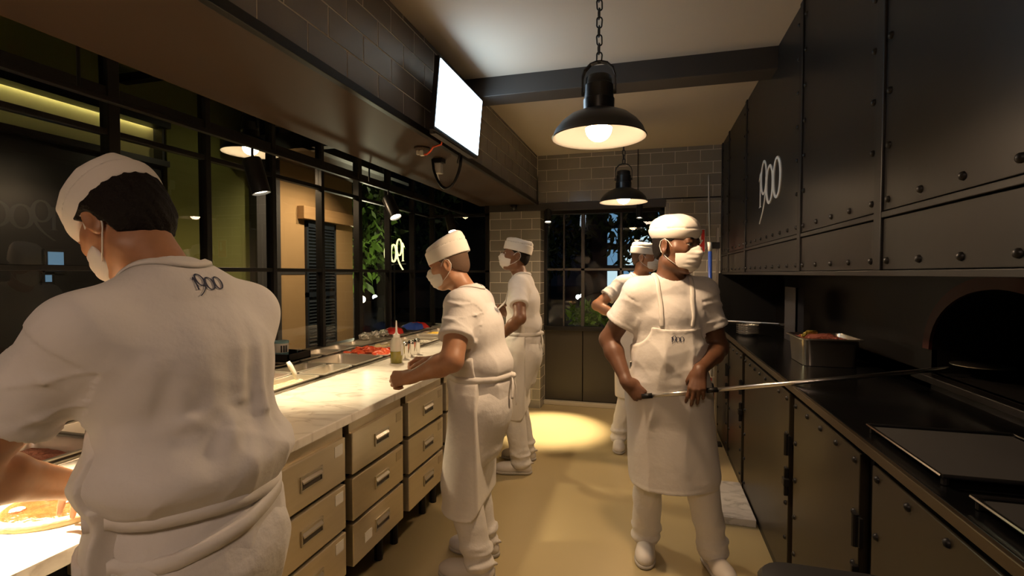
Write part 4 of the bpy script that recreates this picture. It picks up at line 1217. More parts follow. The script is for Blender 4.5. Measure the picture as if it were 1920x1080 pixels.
# blue-lit building over the street with windows, and a row of darker fronts
bb = thing('lit_building', 'far building with pale blue lit windows seen through the back window', 'building', (0.2, 24, 0))
MB().box(-3.0, 4.5, 24, 26, 0, 7).build('facade', mat('night_front', (0.05, 0.06, 0.08), 0.8), bb)
M['bluewin'] = mat('blue_window', (0.2, 0.3, 0.4), 0.4, emit=((0.30, 0.62, 1.0), 0.45))
M['whitewin'] = mat('white_window', (0.5, 0.5, 0.5), 0.4, emit=((0.65, 0.88, 1.0), 1.0))
rg = random.Random(21)
for i in range(7):
    for j in range(4):
        x, z = -1.9 + 0.75 * i, 0.9 + 1.0 * j
        if j == 3 and rg.random() < .6: continue
        fr_ = MB().box(x - 0.04, x + 0.50, 23.93, 24.0, z - 0.04, z + 0.76).build('window', M['beam'], bb)
        MB().box(x, x + 0.46, 23.9, 23.935, z, z + 0.72).build('pane', M['whitewin'] if rg.random() < .35 else (M['bluewin'] if rg.random() < .7 else M['beam']), fr_)
bd2 = thing('far_building', 'dark far row of fronts with few lit windows beyond the counter glass', 'building', (-14, 20, 0))
MB().box(-26, -5, 24, 26, 0, 6).box(-20, -19, -6, 24, 0, 6).build('facade', mat('night_front_b', (0.03, 0.032, 0.036), 0.8), bd2)
for k, (x, y, z) in enumerate(((-18.95, 3.4, 1.5), (-18.95, 5.2, 1.7), (-18.95, 5.9, 1.1), (-18.95, 9.5, 1.6))):
    MB().box(x - 0.02, x, y, y + 0.5, z, z + 0.8).build('window', M['bluewin'], bd2)
# parked car outside
def box_car(x, y, lab, m, along_y=False):
    t = thing('car', lab, 'car', (x, y, 0), 'cars in the street outside')
    def P(u, v, z): return (x + v, y + u, z) if along_y else (x + u, y + v, z)
    prof = [(-2.0, .3), (-2.05, .62), (-1.5, .82), (-.95, .88), (-.45, 1.38), (.75, 1.40), (1.35, .95), (1.95, .85), (2.02, .4), (1.9, .3)]
    pm = MB().prism([P(u, -.8, z) for u, z in prof], Vector(P(0, 1.6, 0)) - Vector(P(0, 0, 0)))
    pm.build('car_body', m, t, bevel=0.06)
    gl = [(-.85, .90), (-.43, 1.33), (.70, 1.34), (1.22, .93)]
    MB().prism([P(u, -.81, z) for u, z in gl], Vector(P(0, 1.62, 0)) - Vector(P(0, 0, 0))).build('window', M['black_lamp'], t)
    for u in (-1.3, 1.3):
        for v in (-.82, .66):
            MB().cyl(P(u, v, .31), P(u, v + .16, .31), .31, n=20).build('wheel', M['black'], t)
    for v in (-.6, .6):
        MB().ball(P(-2.05, v, .66), .09, 10, 6).build('headlight', M['headlamp'], t)
        MB().ball(P(2.0, v, .70), .08, 10, 6).build('tail_light', M['taillamp'], t)
    return t
M['headlamp'] = mat('headlamp_glow', (1, 1, 1), 0.4, emit=((0.9, 0.95, 1.0), 5.0))
M['taillamp'] = mat('taillamp_glow', (1, 0.1, 0.1), 0.4, emit=((1.0, 0.08, 0.08), 2.0))
M['carpaint'] = mat('car_paint', (0.04, 0.045, 0.06), 0.25, coat=0.6)
box_car(-7.4, 16.5, 'dark car with lit lamps outside, left of the second cook\'s mask', M['carpaint'])
box_car(-0.4, 18.5, 'dark car parked in the street beyond the back window', M['carpaint'])
box_car(-12.0, 6.2, 'dark car at the far left edge beyond the near glass', M['carpaint'], True)
# ================================================================== PEOPLE
# bodies and clothes are smooth-blended solids (rounded limbs, ellipsoids), meshed as one surface each
import openvdb
F32 = np.float32
def V3(*a): return np.array(a, dtype=np.float64)
def nrm(v):
    v = np.asarray(v, float)
    return v / (np.linalg.norm(v) + 1e-12)

class Solid:
    def __init__(s):
        s.ops = []
        s.post = []
    def _add(s, kind, fn, lo, hi, k):
        s.ops.append((kind, fn, np.asarray(lo, float), np.asarray(hi, float), k))
        return s
    def cone(s, a, b, ra, rb, k=0.02, cut=False):
        a, b = np.asarray(a, float), np.asarray(b, float)
        ab = b - a
        l2 = float(ab @ ab) + 1e-12
        m = max(ra, rb)
        def fn(p):
            q = p - a.astype(F32)
            t = np.clip((q @ ab.astype(F32)) / F32(l2), 0, 1)
            q = q - t[:, None] * ab.astype(F32)
            return np.sqrt(np.einsum('ij,ij->i', q, q)) - (ra + (rb - ra) * t)
        return s._add('cut' if cut else 'add', fn, np.minimum(a, b) - m, np.maximum(a, b) + m, k)
    def path(s, pts, rs, k=0.02):
        for i in range(len(pts) - 1):
            s.cone(pts[i], pts[i + 1], rs[i], rs[i + 1], k)
        return s
    def ell(s, c, r, R=None, k=0.02, cut=False, e=2.0):
        """ellipsoid (e=2) or boxier super-ellipsoid; R = 3x3 with the axes as columns"""
        c = np.asarray(c, float)
        R = np.eye(3) if R is None else np.asarray(R, float)
        r = np.asarray(r, float)
        def fn(p):
            q = (p - c.astype(F32)) @ R.astype(F32)
            if e == 2.0:
                n = q / r.astype(F32)
                k0 = np.sqrt(np.einsum('ij,ij->i', n, n)) + 1e-6
                n2 = n / r.astype(F32)
                k1 = np.sqrt(np.einsum('ij,ij->i', n2, n2)) + 1e-6
                return k0 * (k0 - 1) / k1
            n = np.abs(q / r.astype(F32))
            rho = np.sqrt(n[:, 0] ** 2 + n[:, 1] ** 2)
            k0 = (rho ** e + n[:, 2] ** e) ** F32(1 / e) + 1e-6
            return (k0 - 1) * F32(r.min())
        ext = np.sqrt(((R * r) ** 2).sum(1)) * (1.0 if e == 2 else 1.25)
        return s._add('cut' if cut else 'add', fn, c - ext, c + ext, k)
    def econe(s, a, b, ra, rb, xa, k=0.03):
        """limb with an elliptical section: ra, rb = (half width along xa, half depth)"""
        a, b = np.asarray(a, float), np.asarray(b, float)
        ab = b - a
        l = np.linalg.norm(ab) + 1e-9
        w_ = ab / l
        x_ = nrm(np.asarray(xa, float) - w_ * (np.asarray(xa, float) @ w_))
        y_ = np.cross(w_, x_)
        B = np.stack([x_, y_, w_], 1)
        m = max(*ra, *rb)
        def fn(p):
            q = (p - a.astype(F32)) @ B.astype(F32)
            t = np.clip(q[:, 2] / F32(l), 0, 1)
            rx = F32(ra[0]) + F32(rb[0] - ra[0]) * t
            ry = F32(ra[1]) + F32(rb[1] - ra[1]) * t
            rz = np.minimum(rx, ry)
            z = q[:, 2] - t * F32(l)
            nx, ny, nz = q[:, 0] / rx, q[:, 1] / ry, z / rz
            k0 = np.sqrt(nx * nx + ny * ny + nz * nz) + 1e-6
            k1 = np.sqrt((nx / rx) ** 2 + (ny / ry) ** 2 + (nz / rz) ** 2) + 1e-6
            return k0 * (k0 - 1) / k1
        return s._add('add', fn, np.minimum(a, b) - m, np.maximum(a, b) + m, k)
    def do(s, f):
        s.post.append(f)
        return s
    def extend(s, o):
        s.ops += o.ops
        return s
    def field(s, p, ops=None, band=0.2):
        d = np.full(len(p), band, dtype=F32)
        for kind, fn, lo, hi, k in (s.ops if ops is None else ops):
            g = fn(p)
            if kind == 'add':
                h = np.maximum(k - np.abs(d - g), 0) / max(k, 1e-6)
                d = np.minimum(d, g) - h * h * F32(k * 0.25)
            else:
                g = -g
                h = np.maximum(k - np.abs(d - g), 0) / max(k, 1e-6)
                d = np.maximum(d, g) + h * h * F32(k * 0.25)
        for f in s.post:
            d = f(p, d)
        return d
    def mesh(s, name, vox, margin=0.03, adapt=0.0):
        adds = [o for o in s.ops if o[0] == 'add']
        lo = np.min([o[2] for o in adds], 0) - margin
        hi = np.max([o[3] for o in adds], 0) + margin
        NB = 16
        bs = NB * vox
        i0 = np.floor(lo / bs).astype(int)
        i1 = np.ceil(hi / bs).astype(int)
        idx = np.stack(np.meshgrid(*[np.arange(i0[a], i1[a]) for a in range(3)], indexing='ij'), -1).reshape(-1, 3)
        cen = ((idx + 0.5) * bs).astype(F32)
        dc = s.field(cen, band=3.0)
        half = bs * 0.87
        band = F32(4 * vox)
        g = openvdb.FloatGrid(float(band))
        g.transform = openvdb.createLinearTransform(vox)
        act = np.abs(dc) < half * 1.35 + 0.012
        loc = np.stack(np.meshgrid(*[np.arange(NB)] * 3, indexing='ij'), -1).reshape(-1, 3)
        for bi in np.nonzero(~act & (dc < 0))[0]:
            a = idx[bi] * NB
            g.fill(tuple(int(q) for q in a), tuple(int(q) + NB - 1 for q in a), -float(band), True)
        for bi in np.nonzero(act)[0]:
            a = idx[bi] * NB
            p = ((loc + a) * vox).astype(F32)
            bl, bh = a * vox - 0.045, (a + NB) * vox + 0.045
            ops = [o for o in s.ops if np.all(o[2] - o[4] < bh) and np.all(o[3] + o[4] > bl)]
            if ops:
                d = np.clip(s.field(p, ops), -band, band)
            else:
                continue
            g.copyFromArray(np.ascontiguousarray(d.reshape(NB, NB, NB)), ijk=tuple(int(q) for q in a))
        if adapt > 0:
            pts, tri, quads = g.convertToPolygons(0.0, adapt)
        else:
            pts, quads = g.convertToQuads(0.0)
            tri = np.zeros((0, 3), int)
        return pts, tri, quads

SIGNS = []
def solid_obj(s, name, m, parent, vox=0.006, adapt=0.0, smooth_it=0):
    pts, tri, quads = s.mesh(name, vox, adapt=adapt)
    me = bpy.data.meshes.new(name)
    nv, nt, nq = len(pts), len(tri), len(quads)
    og = np.array(wloc(parent)) if parent is not None else np.zeros(3)
    me.vertices.add(nv)
    me.vertices.foreach_set('co', (pts - og).astype(np.float32).ravel())
    me.loops.add(nt * 3 + nq * 4)
    me.loops.foreach_set('vertex_index', np.concatenate([tri.ravel(), quads.ravel()]).astype(np.int32))
    me.polygons.add(nt + nq)
    st = np.concatenate([np.arange(nt) * 3, nt * 3 + np.arange(nq) * 4]).astype(np.int32)
    me.polygons.foreach_set('loop_start', st)
    me.polygons.foreach_set('use_smooth', np.ones(nt + nq, bool))
    me.update(calc_edges=True)
    me.validate()
    SIGNS.append((name, sum((me.vertices[p.vertices[0]].co.dot(p.normal) * p.area) for p in list(me.polygons)[:: 9]) > 0))
    me.materials.append(m)
    o = bpy.data.objects.new(name, me)
    COL.objects.link(o)
    if parent is not None: o.parent = parent
    return o

def surf(o):
    """nearest-point and ray look-ups on an object's mesh, in world coordinates"""
    me = o.data
    og = wloc(o)
    n = len(me.vertices)
    co = np.empty(n * 3, np.float32)
    me.vertices.foreach_get('co', co)
    co = co.reshape(-1, 3) + np.array(og, dtype=np.float32)
    return BVHTree.FromPolygons(co.tolist(), [tuple(p.vertices) for p in me.polygons])

def ribbon(name, m, parent, bv, pts, width, thick=0.004, lift=0.003, closed=False, n=48, up=None, snap=True):
    """a cloth band laid along pts on a surface"""
    pts = [Vector(p) for p in pts]
    if closed: pts = pts + [pts[0]]
    L = [0.0]
    for a, b in zip(pts[:-1], pts[1:]): L.append(L[-1] + (b - a).length)
    path, nor = [], []
    for i in range(n):
        s = L[-1] * i / ((n if closed else n - 1))
        k = max(j for j in range(len(L)) if L[j] <= s + 1e-9)
        k = min(k, len(pts) - 2)
        q = pts[k].lerp(pts[k + 1], (s - L[k]) / max(L[k + 1] - L[k], 1e-9))
        path.append(q)
    out = []
    for q in path:
        if isinstance(bv, (list, tuple)):                   # cloth first, skin where no cloth covers it
            hit = bv[1].find_nearest(q)
            h2 = bv[0].find_nearest(hit[0] + hit[1] * 0.004)
            if (hit[0] + hit[1] * 0.004 - h2[0]).dot(h2[1]) < 0: hit = bv[0].find_nearest(h2[0] + h2[1] * 0.002)
        else:
            hit = bv.find_nearest(q)
        nn = hit[1]
        if snap:
            out.append(hit[0] + nn * lift)
        else:
            out.append(q)
        nor.append(nn)
    m2 = len(out)
    for _ in range(2):
        out2 = list(out)
        for i in range(m2):
            if closed or 0 < i < m2 - 1:
                out2[i] = (out[i - 1] + out[i] * 2 + out[(i + 1) % m2]) / 4
        out = out2
    vs, fs = [], []
    for i in range(m2):
        t = (out[(i + 1) % m2] - out[i - 1]) if closed else (out[min(i + 1, m2 - 1)] - out[max(i - 1, 0)])
        t.normalize()
        nn = (nor[i] - t * nor[i].dot(t)).normalized()
        sd = t.cross(nn).normalized()
        for a, b in ((-1, 0), (-0.6, 1), (0.6, 1), (1, 0)):
            vs.append(out[i] + sd * (a * width / 2) + nn * (b * thick) - nn * (0.002 * (1 - b)))
    for i in range(m2 if closed else m2 - 1):
        k = (i + 1) % m2
        for j in range(3):
            fs.append((i * 4 + j, i * 4 + j + 1, k * 4 + j + 1, k * 4 + j))
        fs.append((i * 4 + 3, i * 4, k * 4, k * 4 + 3))
    if not closed:
        fs += [(0, 1, 2, 3), ((m2 - 1) * 4 + 3, (m2 - 1) * 4 + 2, (m2 - 1) * 4 + 1, (m2 - 1) * 4)]
    return MB().add(vs, fs).build(name, m, parent, smooth=True)

def printed_sign(name, m, parent, bv, org, ux, uy, size, view):
    """the figures 1900 printed on cloth: flat strips dropped on the surface along 'view'"""
    org, ux, uy, view = Vector(org), Vector(ux).normalized(), Vector(uy).normalized(), Vector(view).normalized()
    b = MB()
    for P, Q in sign_strips():
        vs = []
        for x, y in list(P) + list(Q):
            q = org + (ux * x + uy * y) * size
            h = bv.ray_cast(q - view * 0.25, view, 0.6)
            vs.append((h[0] if h[0] is not None else q) - view * 0.0025)
        n = len(P)
        b.add(vs, [(i, i + 1, n + i + 1, n + i) for i in range(n - 1)])
    return b.build(name, m, parent)

def ik(a, t, l1, l2, hint):
    """middle joint of a two-bone limb"""
    a, t = np.asarray(a, float), np.asarray(t, float)
    d = t - a
    L = np.linalg.norm(d)
    if L > (l1 + l2) * 0.999:
        t = a + d / L * (l1 + l2) * 0.999
        d = t - a
        L = np.linalg.norm(d)
    x = (l1 * l1 - l2 * l2 + L * L) / (2 * L)
    h = math.sqrt(max(l1 * l1 - x * x, 0))
    u = d / L
    hp = np.asarray(hint, float)
    hp = nrm(hp - u * (hp @ u))
    return a + u * x + hp * h, t

def rot_axis(v, ax, ang):
    ax = nrm(ax)
    v = np.asarray(v, float)
    return v * math.cos(ang) + np.cross(ax, v) * math.sin(ang) + ax * (ax @ v) * (1 - math.cos(ang))

def add_hand(s, wr, f, n, right, curl=(0.35, 0.5, 0.35), spread=0.09, thumb=(0.55, 0.75, 0.35), sc=1.0, curls=None):
    """palm, five unequal jointed fingers; f = wrist to knuckles, n = out of the palm"""
    wr = np.asarray(wr, float)
    f = nrm(f)
    n = nrm(np.asarray(n, float) - f * (np.asarray(n, float) @ f))
    t = np.cross(f, n) if right else -np.cross(f, n)
    kn = [wr + f * 0.088 * sc + t * 0.030 * sc + n * 0.001, wr + f * 0.093 * sc + t * 0.010 * sc - n * 0.002, wr + f * 0.088 * sc - t * 0.010 * sc - n * 0.001, wr + f * 0.078 * sc - t * 0.029 * sc + n * 0.002]
    s.cone(wr - f * 0.01, wr + f * 0.02, 0.026 * sc, 0.026 * sc, 0.02)
    for i, q in enumerate(kn):
        s.cone(wr + f * 0.012 + t * (0.016 - 0.011 * i) * sc, q, 0.0165 * sc, 0.0125 * sc, 0.012)
    s.ell(wr + f * 0.03 * sc + t * 0.020 * sc + n * 0.010 * sc, (0.017 * sc, 0.030 * sc, 0.015 * sc), np.stack([t, f, n], 1), 0.012)
    lens = [(0.043, 0.026, 0.021), (0.048, 0.030, 0.022), (0.045, 0.028, 0.022), (0.034, 0.021, 0.019)]
    rad = [(0.0102, 0.0092, 0.0082, 0.0066), (0.0105, 0.0094, 0.0084, 0.0068), (0.0100, 0.0090, 0.0080, 0.0064), (0.0090, 0.0080, 0.0072, 0.0058)]
    for i in range(4):
        c = curls[i] if curls else curl
        ang = 0.0
        p = kn[i]
        base = nrm(f + t * spread * (1.5 - i))
        ax = np.cross(base, n)
        for j in range(3):
            ang += c[j] * (1 + 0.06 * (i - 1))
            dr = base * math.cos(ang) + n * math.sin(ang)
            q = p + dr * lens[i][j] * sc
            s.cone(p, q, rad[i][j] * sc, rad[i][j + 1] * sc, 0.006 if j == 0 else 0.003)
            p = q
    b = wr + f * 0.022 * sc + t * 0.026 * sc + n * 0.006 * sc
    d1 = nrm(f * thumb[0] + t * thumb[1] + n * thumb[2])
    d2 = nrm(d1 + f * 0.35 - t * 0.25 + n * 0.18)
    d3 = nrm(d2 + f * 0.25 - t * 0.25 + n * 0.12)
    q1 = b + d1 * 0.040 * sc
    q2 = q1 + d2 * 0.034 * sc
    q3 = q2 + d3 * 0.024 * sc
    s.cone(b, q1, 0.0165 * sc, 0.0125 * sc, 0.012)
    s.cone(q1, q2, 0.0122 * sc, 0.0108 * sc, 0.004)
    s.cone(q2, q3, 0.0108 * sc, 0.0082 * sc, 0.003)

def waves(p, seed, amp, freq, dirs, warp=0.6):
    """soft cloth folds: warped ridges running across the given directions"""
    rg = np.random.RandomState(seed)
    o = np.zeros(len(p), F32)
    for (dx, dy, dz), a, fq in [(d, amp, freq) for d in dirs]:
        w1 = np.sin(p @ rg.uniform(-14, 14, 3).astype(F32) + F32(rg.uniform(0, 6)))
        w2 = np.sin(p @ rg.uniform(-25, 25, 3).astype(F32) + F32(rg.uniform(0, 6)))
        ph = p @ np.array([dx, dy, dz], F32) * F32(fq) + F32(warp) * (w1 * 1.6 + w2 * 0.9) + F32(rg.uniform(0, 6))
        m = 0.5 + 0.5 * np.sin(p @ rg.uniform(-9, 9, 3).astype(F32) + F32(rg.uniform(0, 6)))
        r = np.abs(np.sin(ph * F32(0.5)))
        o += F32(a) * m * (F32(1.15) - F32(1.9) * (1 - r) ** F32(1.6)) * F32(0.8)
    return o

SKIN = {}
def skin(name, col):
    if name not in SKIN:
        SKIN[name] = mat(name, col, 0.48, noise=(60, [c * 0.88 for c in col], 0.25), bump=(220, 0.12, 0.0006))
        b = SKIN[name].node_tree.nodes['Principled BSDF']
        b.inputs['Subsurface Weight'].default_value = 0.08
        b.inputs['Subsurface Radius'].default_value = (0.012, 0.005, 0.003)
    return SKIN[name]
M['cloth'] = mat('white_cotton', (0.70, 0.675, 0.645), 0.92, bump=(24, 0.30, 0.010), sheen=0.1)
M['apron'] = mat('apron_cotton', (0.71, 0.68, 0.63), 0.92, bump=(20, 0.28, 0.010), sheen=0.1)
M['trouser'] = mat('trouser_cotton', (0.68, 0.655, 0.615), 0.92, bump=(26, 0.40, 0.012), sheen=0.1)
M['mask'] = mat('mask_paper', (0.80, 0.77, 0.71), 0.85, bump=(500, 0.2, 0.0005))
M['hat'] = mat('hat_cotton', (0.78, 0.74, 0.67), 0.9, bump=(420, 0.25, 0.0008))
M['seam'] = mat('seam_grey', (0.22, 0.20, 0.18), 0.9)
M['clog'] = mat('clog_rubber', (0.62, 0.58, 0.53), 0.5)
M['sole'] = mat('clog_sole', (0.42, 0.39, 0.35), 0.6)
M['ink'] = mat('navy_print', (0.02, 0.025, 0.06), 0.8)
M['hair'] = mat('dark_hair', (0.009, 0.006, 0.004), 0.75, bump=(140, 1.0, 0.004), spec=0.2)
M['eye'] = mat('eye_white', (0.65, 0.62, 0.57), 0.15)
M['iris'] = mat('iris_dark', (0.02, 0.012, 0.008), 0.1)

def figure(S):
    """S: dictionary that describes one cook; returns the Empty that parents the parts"""
    h = S['height'] / 1.75
    g = S.get('girth', 1.0)
    px, py = S['pos']
    hd = math.radians(S['heading'])               # 0 faces +Y, positive turns to -X
    fwd = V3(-math.sin(hd), math.cos(hd), 0)
    sr = V3(math.cos(hd), math.sin(hd), 0)        # the person's right
    up = V3(0, 0, 1)
    root = thing('person', S['label'], 'person', (px, py, 0), 'cooks in white')
    vox = S.get('vox', 0.005)
    tw = math.radians(S.get('twist', 0))
    sr2 = rot_axis(sr, up, tw)
    fw2 = rot_axis(fwd, up, tw)
    hipz = S.get('hip', 0.93) * h
    P = V3(px, py, hipz)
    l1, l2, l3 = [math.radians(q) for q in S.get('lean', (3, 3, 6))]
    side = S.get('side', 0.0)
    d1 = nrm(up * math.cos(l1) + fwd * math.sin(l1) + sr * side)
    d2 = nrm(up * math.cos(l2) + fw2 * math.sin(l2) + sr2 * side)
    d3 = nrm(up * math.cos(l3) + fw2 * math.sin(l3))
    W = P + d1 * 0.15 * h                         # waist
    C = W + d2 * 0.22 * h                         # chest
    N = C + d2 * 0.125 * h                        # shoulder line
    NB = N + d3 * 0.055 * h                       # neck base
    Hc = NB + d3 * 0.075 * h + fw2 * S.get('headfwd', 0.03)   # skull pivot
    # head frame
    yaw, pit, rol = [math.radians(q) for q in S['head']]
    hf = rot_axis(fw2, up, yaw)
    hr = rot_axis(sr2, up, yaw)
    hf = rot_axis(hf, hr, -pit); hu = np.cross(hr, hf)
    hr = rot_axis(hr, hf, rol); hu = np.cross(hr, hf)
    HR = np.stack([hr, hf, hu], 1)
    hs = S.get('headsize', 1.0) * (0.5 + 0.5 * h)
    Hp = Hc + hu * 0.085 * hs + hf * 0.015
    def H(x, y, z): return Hp + HR @ (V3(x, y, z) * hs)
    sw = S.get('shoulder', 0.175) * h
    Sd = {}
    for k, q in (('R', 1), ('L', -1)):
        Sd[k] = N + sr2 * q * sw - up * 0.012 * h + fw2 * S.get('shfwd', 0.01)
        Sd[k] = Sd[k] + V3(*S.get('sh' + k, (0, 0, 0)))
    L1, L2 = 0.295 * h, 0.255 * h
    El, Wr = {}, {}
    for k in 'RL':
        El[k], Wr[k] = ik(Sd[k], V3(*S['hand' + k]), L1, L2, V3(*S['elbow' + k]))
    Hip = {k: P + sr * q * 0.088 * h - up * 0.02 for k, q in (('R', 1), ('L', -1))}
    An, Kn = {}, {}
    for k in 'RL':
        fx, fy, fa = S['foot' + k]
        Kn[k], An[k] = ik(Hip[k], V3(fx, fy, 0.085), 0.425 * h, 0.415 * h, V3(*S.get('knee' + k, tuple(fwd))))
    am = S.get('arm', 1.0)
    # ---------------- body: one surface from head to feet
    b = Solid()
    b.econe(P - d1 * 0.03, W, (0.150 * g * h, 0.105 * g), (0.132 * g * h, 0.098 * g), sr, 0.04)
    b.econe(W, C, (0.132 * g * h, 0.098 * g), (0.155 * g * h, 0.110 * g), sr2, 0.05)
    b.econe(C, N - d2 * 0.01, (0.150 * g * h, 0.105 * g), (0.12 * g * h, 0.075), sr2, 0.05)
    b.cone(N + d3 * 0.0, Hc + hu * 0.02, 0.062 * S.get('neckr', 1.0), 0.056 * S.get('neckr', 1.0), 0.035)
    for k in 'RL':
        b.cone(N + (Sd[k] - N) * 0.35 + up * 0.018, Sd[k], 0.052, 0.056 * am, 0.05)
        b.cone(Sd[k], El[k], 0.056 * am, 0.043 * am, 0.03)
        mid = El[k] + (Wr[k] - El[k]) * 0.30
        b.cone(El[k], mid, 0.042 * am, 0.043 * am, 0.02)
        b.cone(mid, Wr[k], 0.043 * am, 0.027, 0.02)
        add_hand(b, Wr[k], S['handdir' + k], S['palm' + k], k == 'R', **S.get('pose' + k, {}))
        b.cone(Hip[k], Kn[k], 0.082 * g, 0.056, 0.05)
        b.cone(Kn[k], Kn[k] + (An[k] - Kn[k]) * 0.3, 0.055, 0.055, 0.03)
        b.cone(Kn[k] + (An[k] - Kn[k]) * 0.3, An[k], 0.055, 0.036, 0.03)
        fa = math.radians(S['foot' + k][2])
        ff = V3(-math.sin(fa), math.cos(fa), 0)
        b.cone(An[k] - up * 0.03 - ff * 0.03, An[k] + ff * 0.13 - up * 0.052, 0.034, 0.026, 0.03)
    # head
    b.ell(H(0, -0.012, 0.035), np.array((0.077, 0.097, 0.088)) * hs, HR, 0.03)
    b.ell(H(0, 0.018, -0.035), np.array((0.061, 0.074, 0.080)) * hs, HR, 0.03)
    b.ell(H(0, 0.062, -0.092), np.array((0.026, 0.022, 0.022)) * hs, HR, 0.03)
    b.cone(H(-0.052, -0.005, -0.075), H(-0.02, 0.066, -0.095), 0.018 * hs, 0.016 * hs, 0.03)
    b.cone(H(0.052, -0.005, -0.075), H(0.02, 0.066, -0.095), 0.018 * hs, 0.016 * hs, 0.03)
    b.cone(H(-0.036, 0.078, 0.026), H(0.036, 0.078, 0.026), 0.011 * hs, 0.011 * hs, 0.02)
    b.cone(H(0, 0.088, 0.012), H(0, 0.110, -0.026), 0.008 * hs, 0.0125 * hs, 0.012)
    b.cone(H(-0.012, 0.098, -0.030), H(0.012, 0.098, -0.030), 0.009 * hs, 0.009 * hs, 0.008)
    b.cone(H(-0.020, 0.085, -0.060), H(0.020, 0.085, -0.060), 0.009 * hs, 0.009 * hs, 0.010)
    for q in (1, -1):
        b.cone(H(q * 0.042, 0.070, -0.018), H(q * 0.058, 0.040, -0.012), 0.016 * hs, 0.016 * hs, 0.03)
        b.ell(H(q * 0.031, 0.093, 0.008), np.array((0.017, 0.013, 0.0105)) * hs, HR, 0.012, cut=True)
        b.cone(H(q * 0.019, 0.0885, 0.0165), H(q * 0.031, 0.0905, 0.0178), 0.0044 * hs, 0.0048 * hs, 0.005)
        b.cone(H(q * 0.031, 0.0905, 0.0178), H(q * 0.045, 0.0820, 0.0150), 0.0048 * hs, 0.0044 * hs, 0.005)
        b.cone(H(q * 0.019, 0.0875, -0.0005), H(q * 0.044, 0.0815, 0.0005), 0.0042 * hs, 0.0042 * hs, 0.006)
        ea = math.radians(q * -24)
        eR = HR @ np.array([[math.cos(ea), -math.sin(ea), 0], [math.sin(ea), math.cos(ea), 0], [0, 0, 1]])
        b.ell(H(q * 0.080, -0.008, -0.006), np.array((0.0085, 0.021, 0.033)) * hs, eR, 0.006)
        b.ell(H(q * 0.077, -0.004, -0.030), np.array((0.007, 0.011, 0.013)) * hs, eR, 0.006)
        b.ell(H(q * 0.088, -0.003, -0.004), np.array((0.0065, 0.012, 0.020)) * hs, eR, 0.006, cut=True)
    body = solid_obj(b, 'body', skin(*S['skin']), root, vox)
    for q in (1, -1):
        c = H(q * 0.031, 0.0785, 0.0075)
        e = MB()
        e.ball(c, 0.0118 * hs, 14, 10)
        eb = e.build('eye', M['eye'], body, smooth=True)
        gz = nrm(hf + hr * S.get('gaze', 0) + hu * S.get('gazeup', -0.1))
        ir = MB()
        ir.lathe([(0.0001, 0.0122 * hs), (0.0030 * hs, 0.0120 * hs), (0.0058 * hs, 0.0108 * hs), (0.0062 * hs, 0.0098 * hs)], c, 14, axis=gz)
        ir.build('iris', M['iris'], body, smooth=True)
        # eyebrow
        br_ = [H(q * (0.014 + 0.0075 * i), 0.0905 - 0.0012 * i * i + 0.0005 * i, 0.030 + 0.004 * math.sin(i * 0.7)) for i in range(5)]
        MB().tube(br_, [0.003, 0.0042, 0.0042, 0.0036, 0.0022], 6).build('eyebrow', M['hair'], body, smooth=True)
    # ---------------- hair
    hl = S.get('hair', (0.004, -0.075))
    s = Solid()
    s.ell(H(0, -0.012, 0.035), np.array((0.077, 0.097, 0.088)) * hs + hl[0], HR, 0.03)
    s.ell(H(0, -0.022, -0.025), np.array((0.064, 0.080, 0.060)) * hs + hl[0] * 0.8, HR, 0.03)
    HRf, Hpf = HR.astype(F32), Hp.astype(F32)
    def hair_cut(p, d):
        q = (p - Hpf) @ HRf / F32(hs)
        line = np.where(q[:, 1] > -0.03, -0.030 + (q[:, 1] + 0.03) * 0.9, hl[1] + (q[:, 1] + 0.10) * 0.64)
        m = np.maximum(np.maximum(line - q[:, 2], q[:, 1] - 0.052), q[:, 2] - 0.078 - hl[0]) * F32(hs)
        ear = F32(0.024) - np.sqrt((q[:, 1] - 0.002) ** 2 + ((q[:, 2] + 0.012) * 0.75) ** 2)
        m = np.maximum(m, np.where(np.abs(q[:, 0]) > 0.05, ear, -1))
        if hl[0] > 0.008:
            d = d + waves(p, 5, 0.0022, 240, [(1, 0.4, .2), (0.2, 1, .6)], 1.0)
        return np.maximum(d, m)
    s.do(hair_cut)
    solid_obj(s, 'hair', S.get('hairmat', M['hair']), root, 0.004)
    # ---------------- cap
    cp = S.get('cap', {})
    ct = math.radians(cp.get('tilt', -8))
    cR = HR @ np.array([[1, 0, 0], [0, math.cos(ct), -math.sin(ct)], [0, math.sin(ct), math.cos(ct)]])
    cz = cp.get('z', 0.052)
    cc = H(0, -0.008, cz)
    s = Solid()
    hgt = cp.get('h', 0.078)
    e = cp.get('e', 4.0)
    s.ell(cc + cR @ V3(0, -0.004, hgt * 0.25), (cp.get('rx', 0.090) * hs, cp.get('ry', 0.110) * hs, hgt), cR, 0.02, e=e)
    cRf, ccf = cR.astype(F32), cc.astype(F32)
    sl_ = cp.get('slope', 0.25)
    def cap_post(p, d):
        q = (p - ccf) @ cRf
        top = F32(hgt * cp.get('flat', 0.86)) + q[:, 1] * F32(-sl_)          # roof slopes down to the front
        m = q[:, 2] - top
        hh = np.maximum(0.03 - np.abs(d - m), 0) / 0.03
        d = np.maximum(d, m) + hh * hh * F32(0.0075)
        band = np.abs(q[:, 2] - F32(cp.get('band', 0.030)))
        d = d + F32(0.0035) * np.exp(-(band / F32(0.0035)) ** 2)       # seam between band and crown
        d = d - F32(0.0022) * (q[:, 2] < F32(cp.get('band', 0.030)))
        d = d + waves(p, S.get('seed', 1) + 40, 0.0020, 85, [(1, .3, .8), (.3, 1, -.6)], 0.9) * (q[:, 2] > F32(cp.get('band', 0.030)))
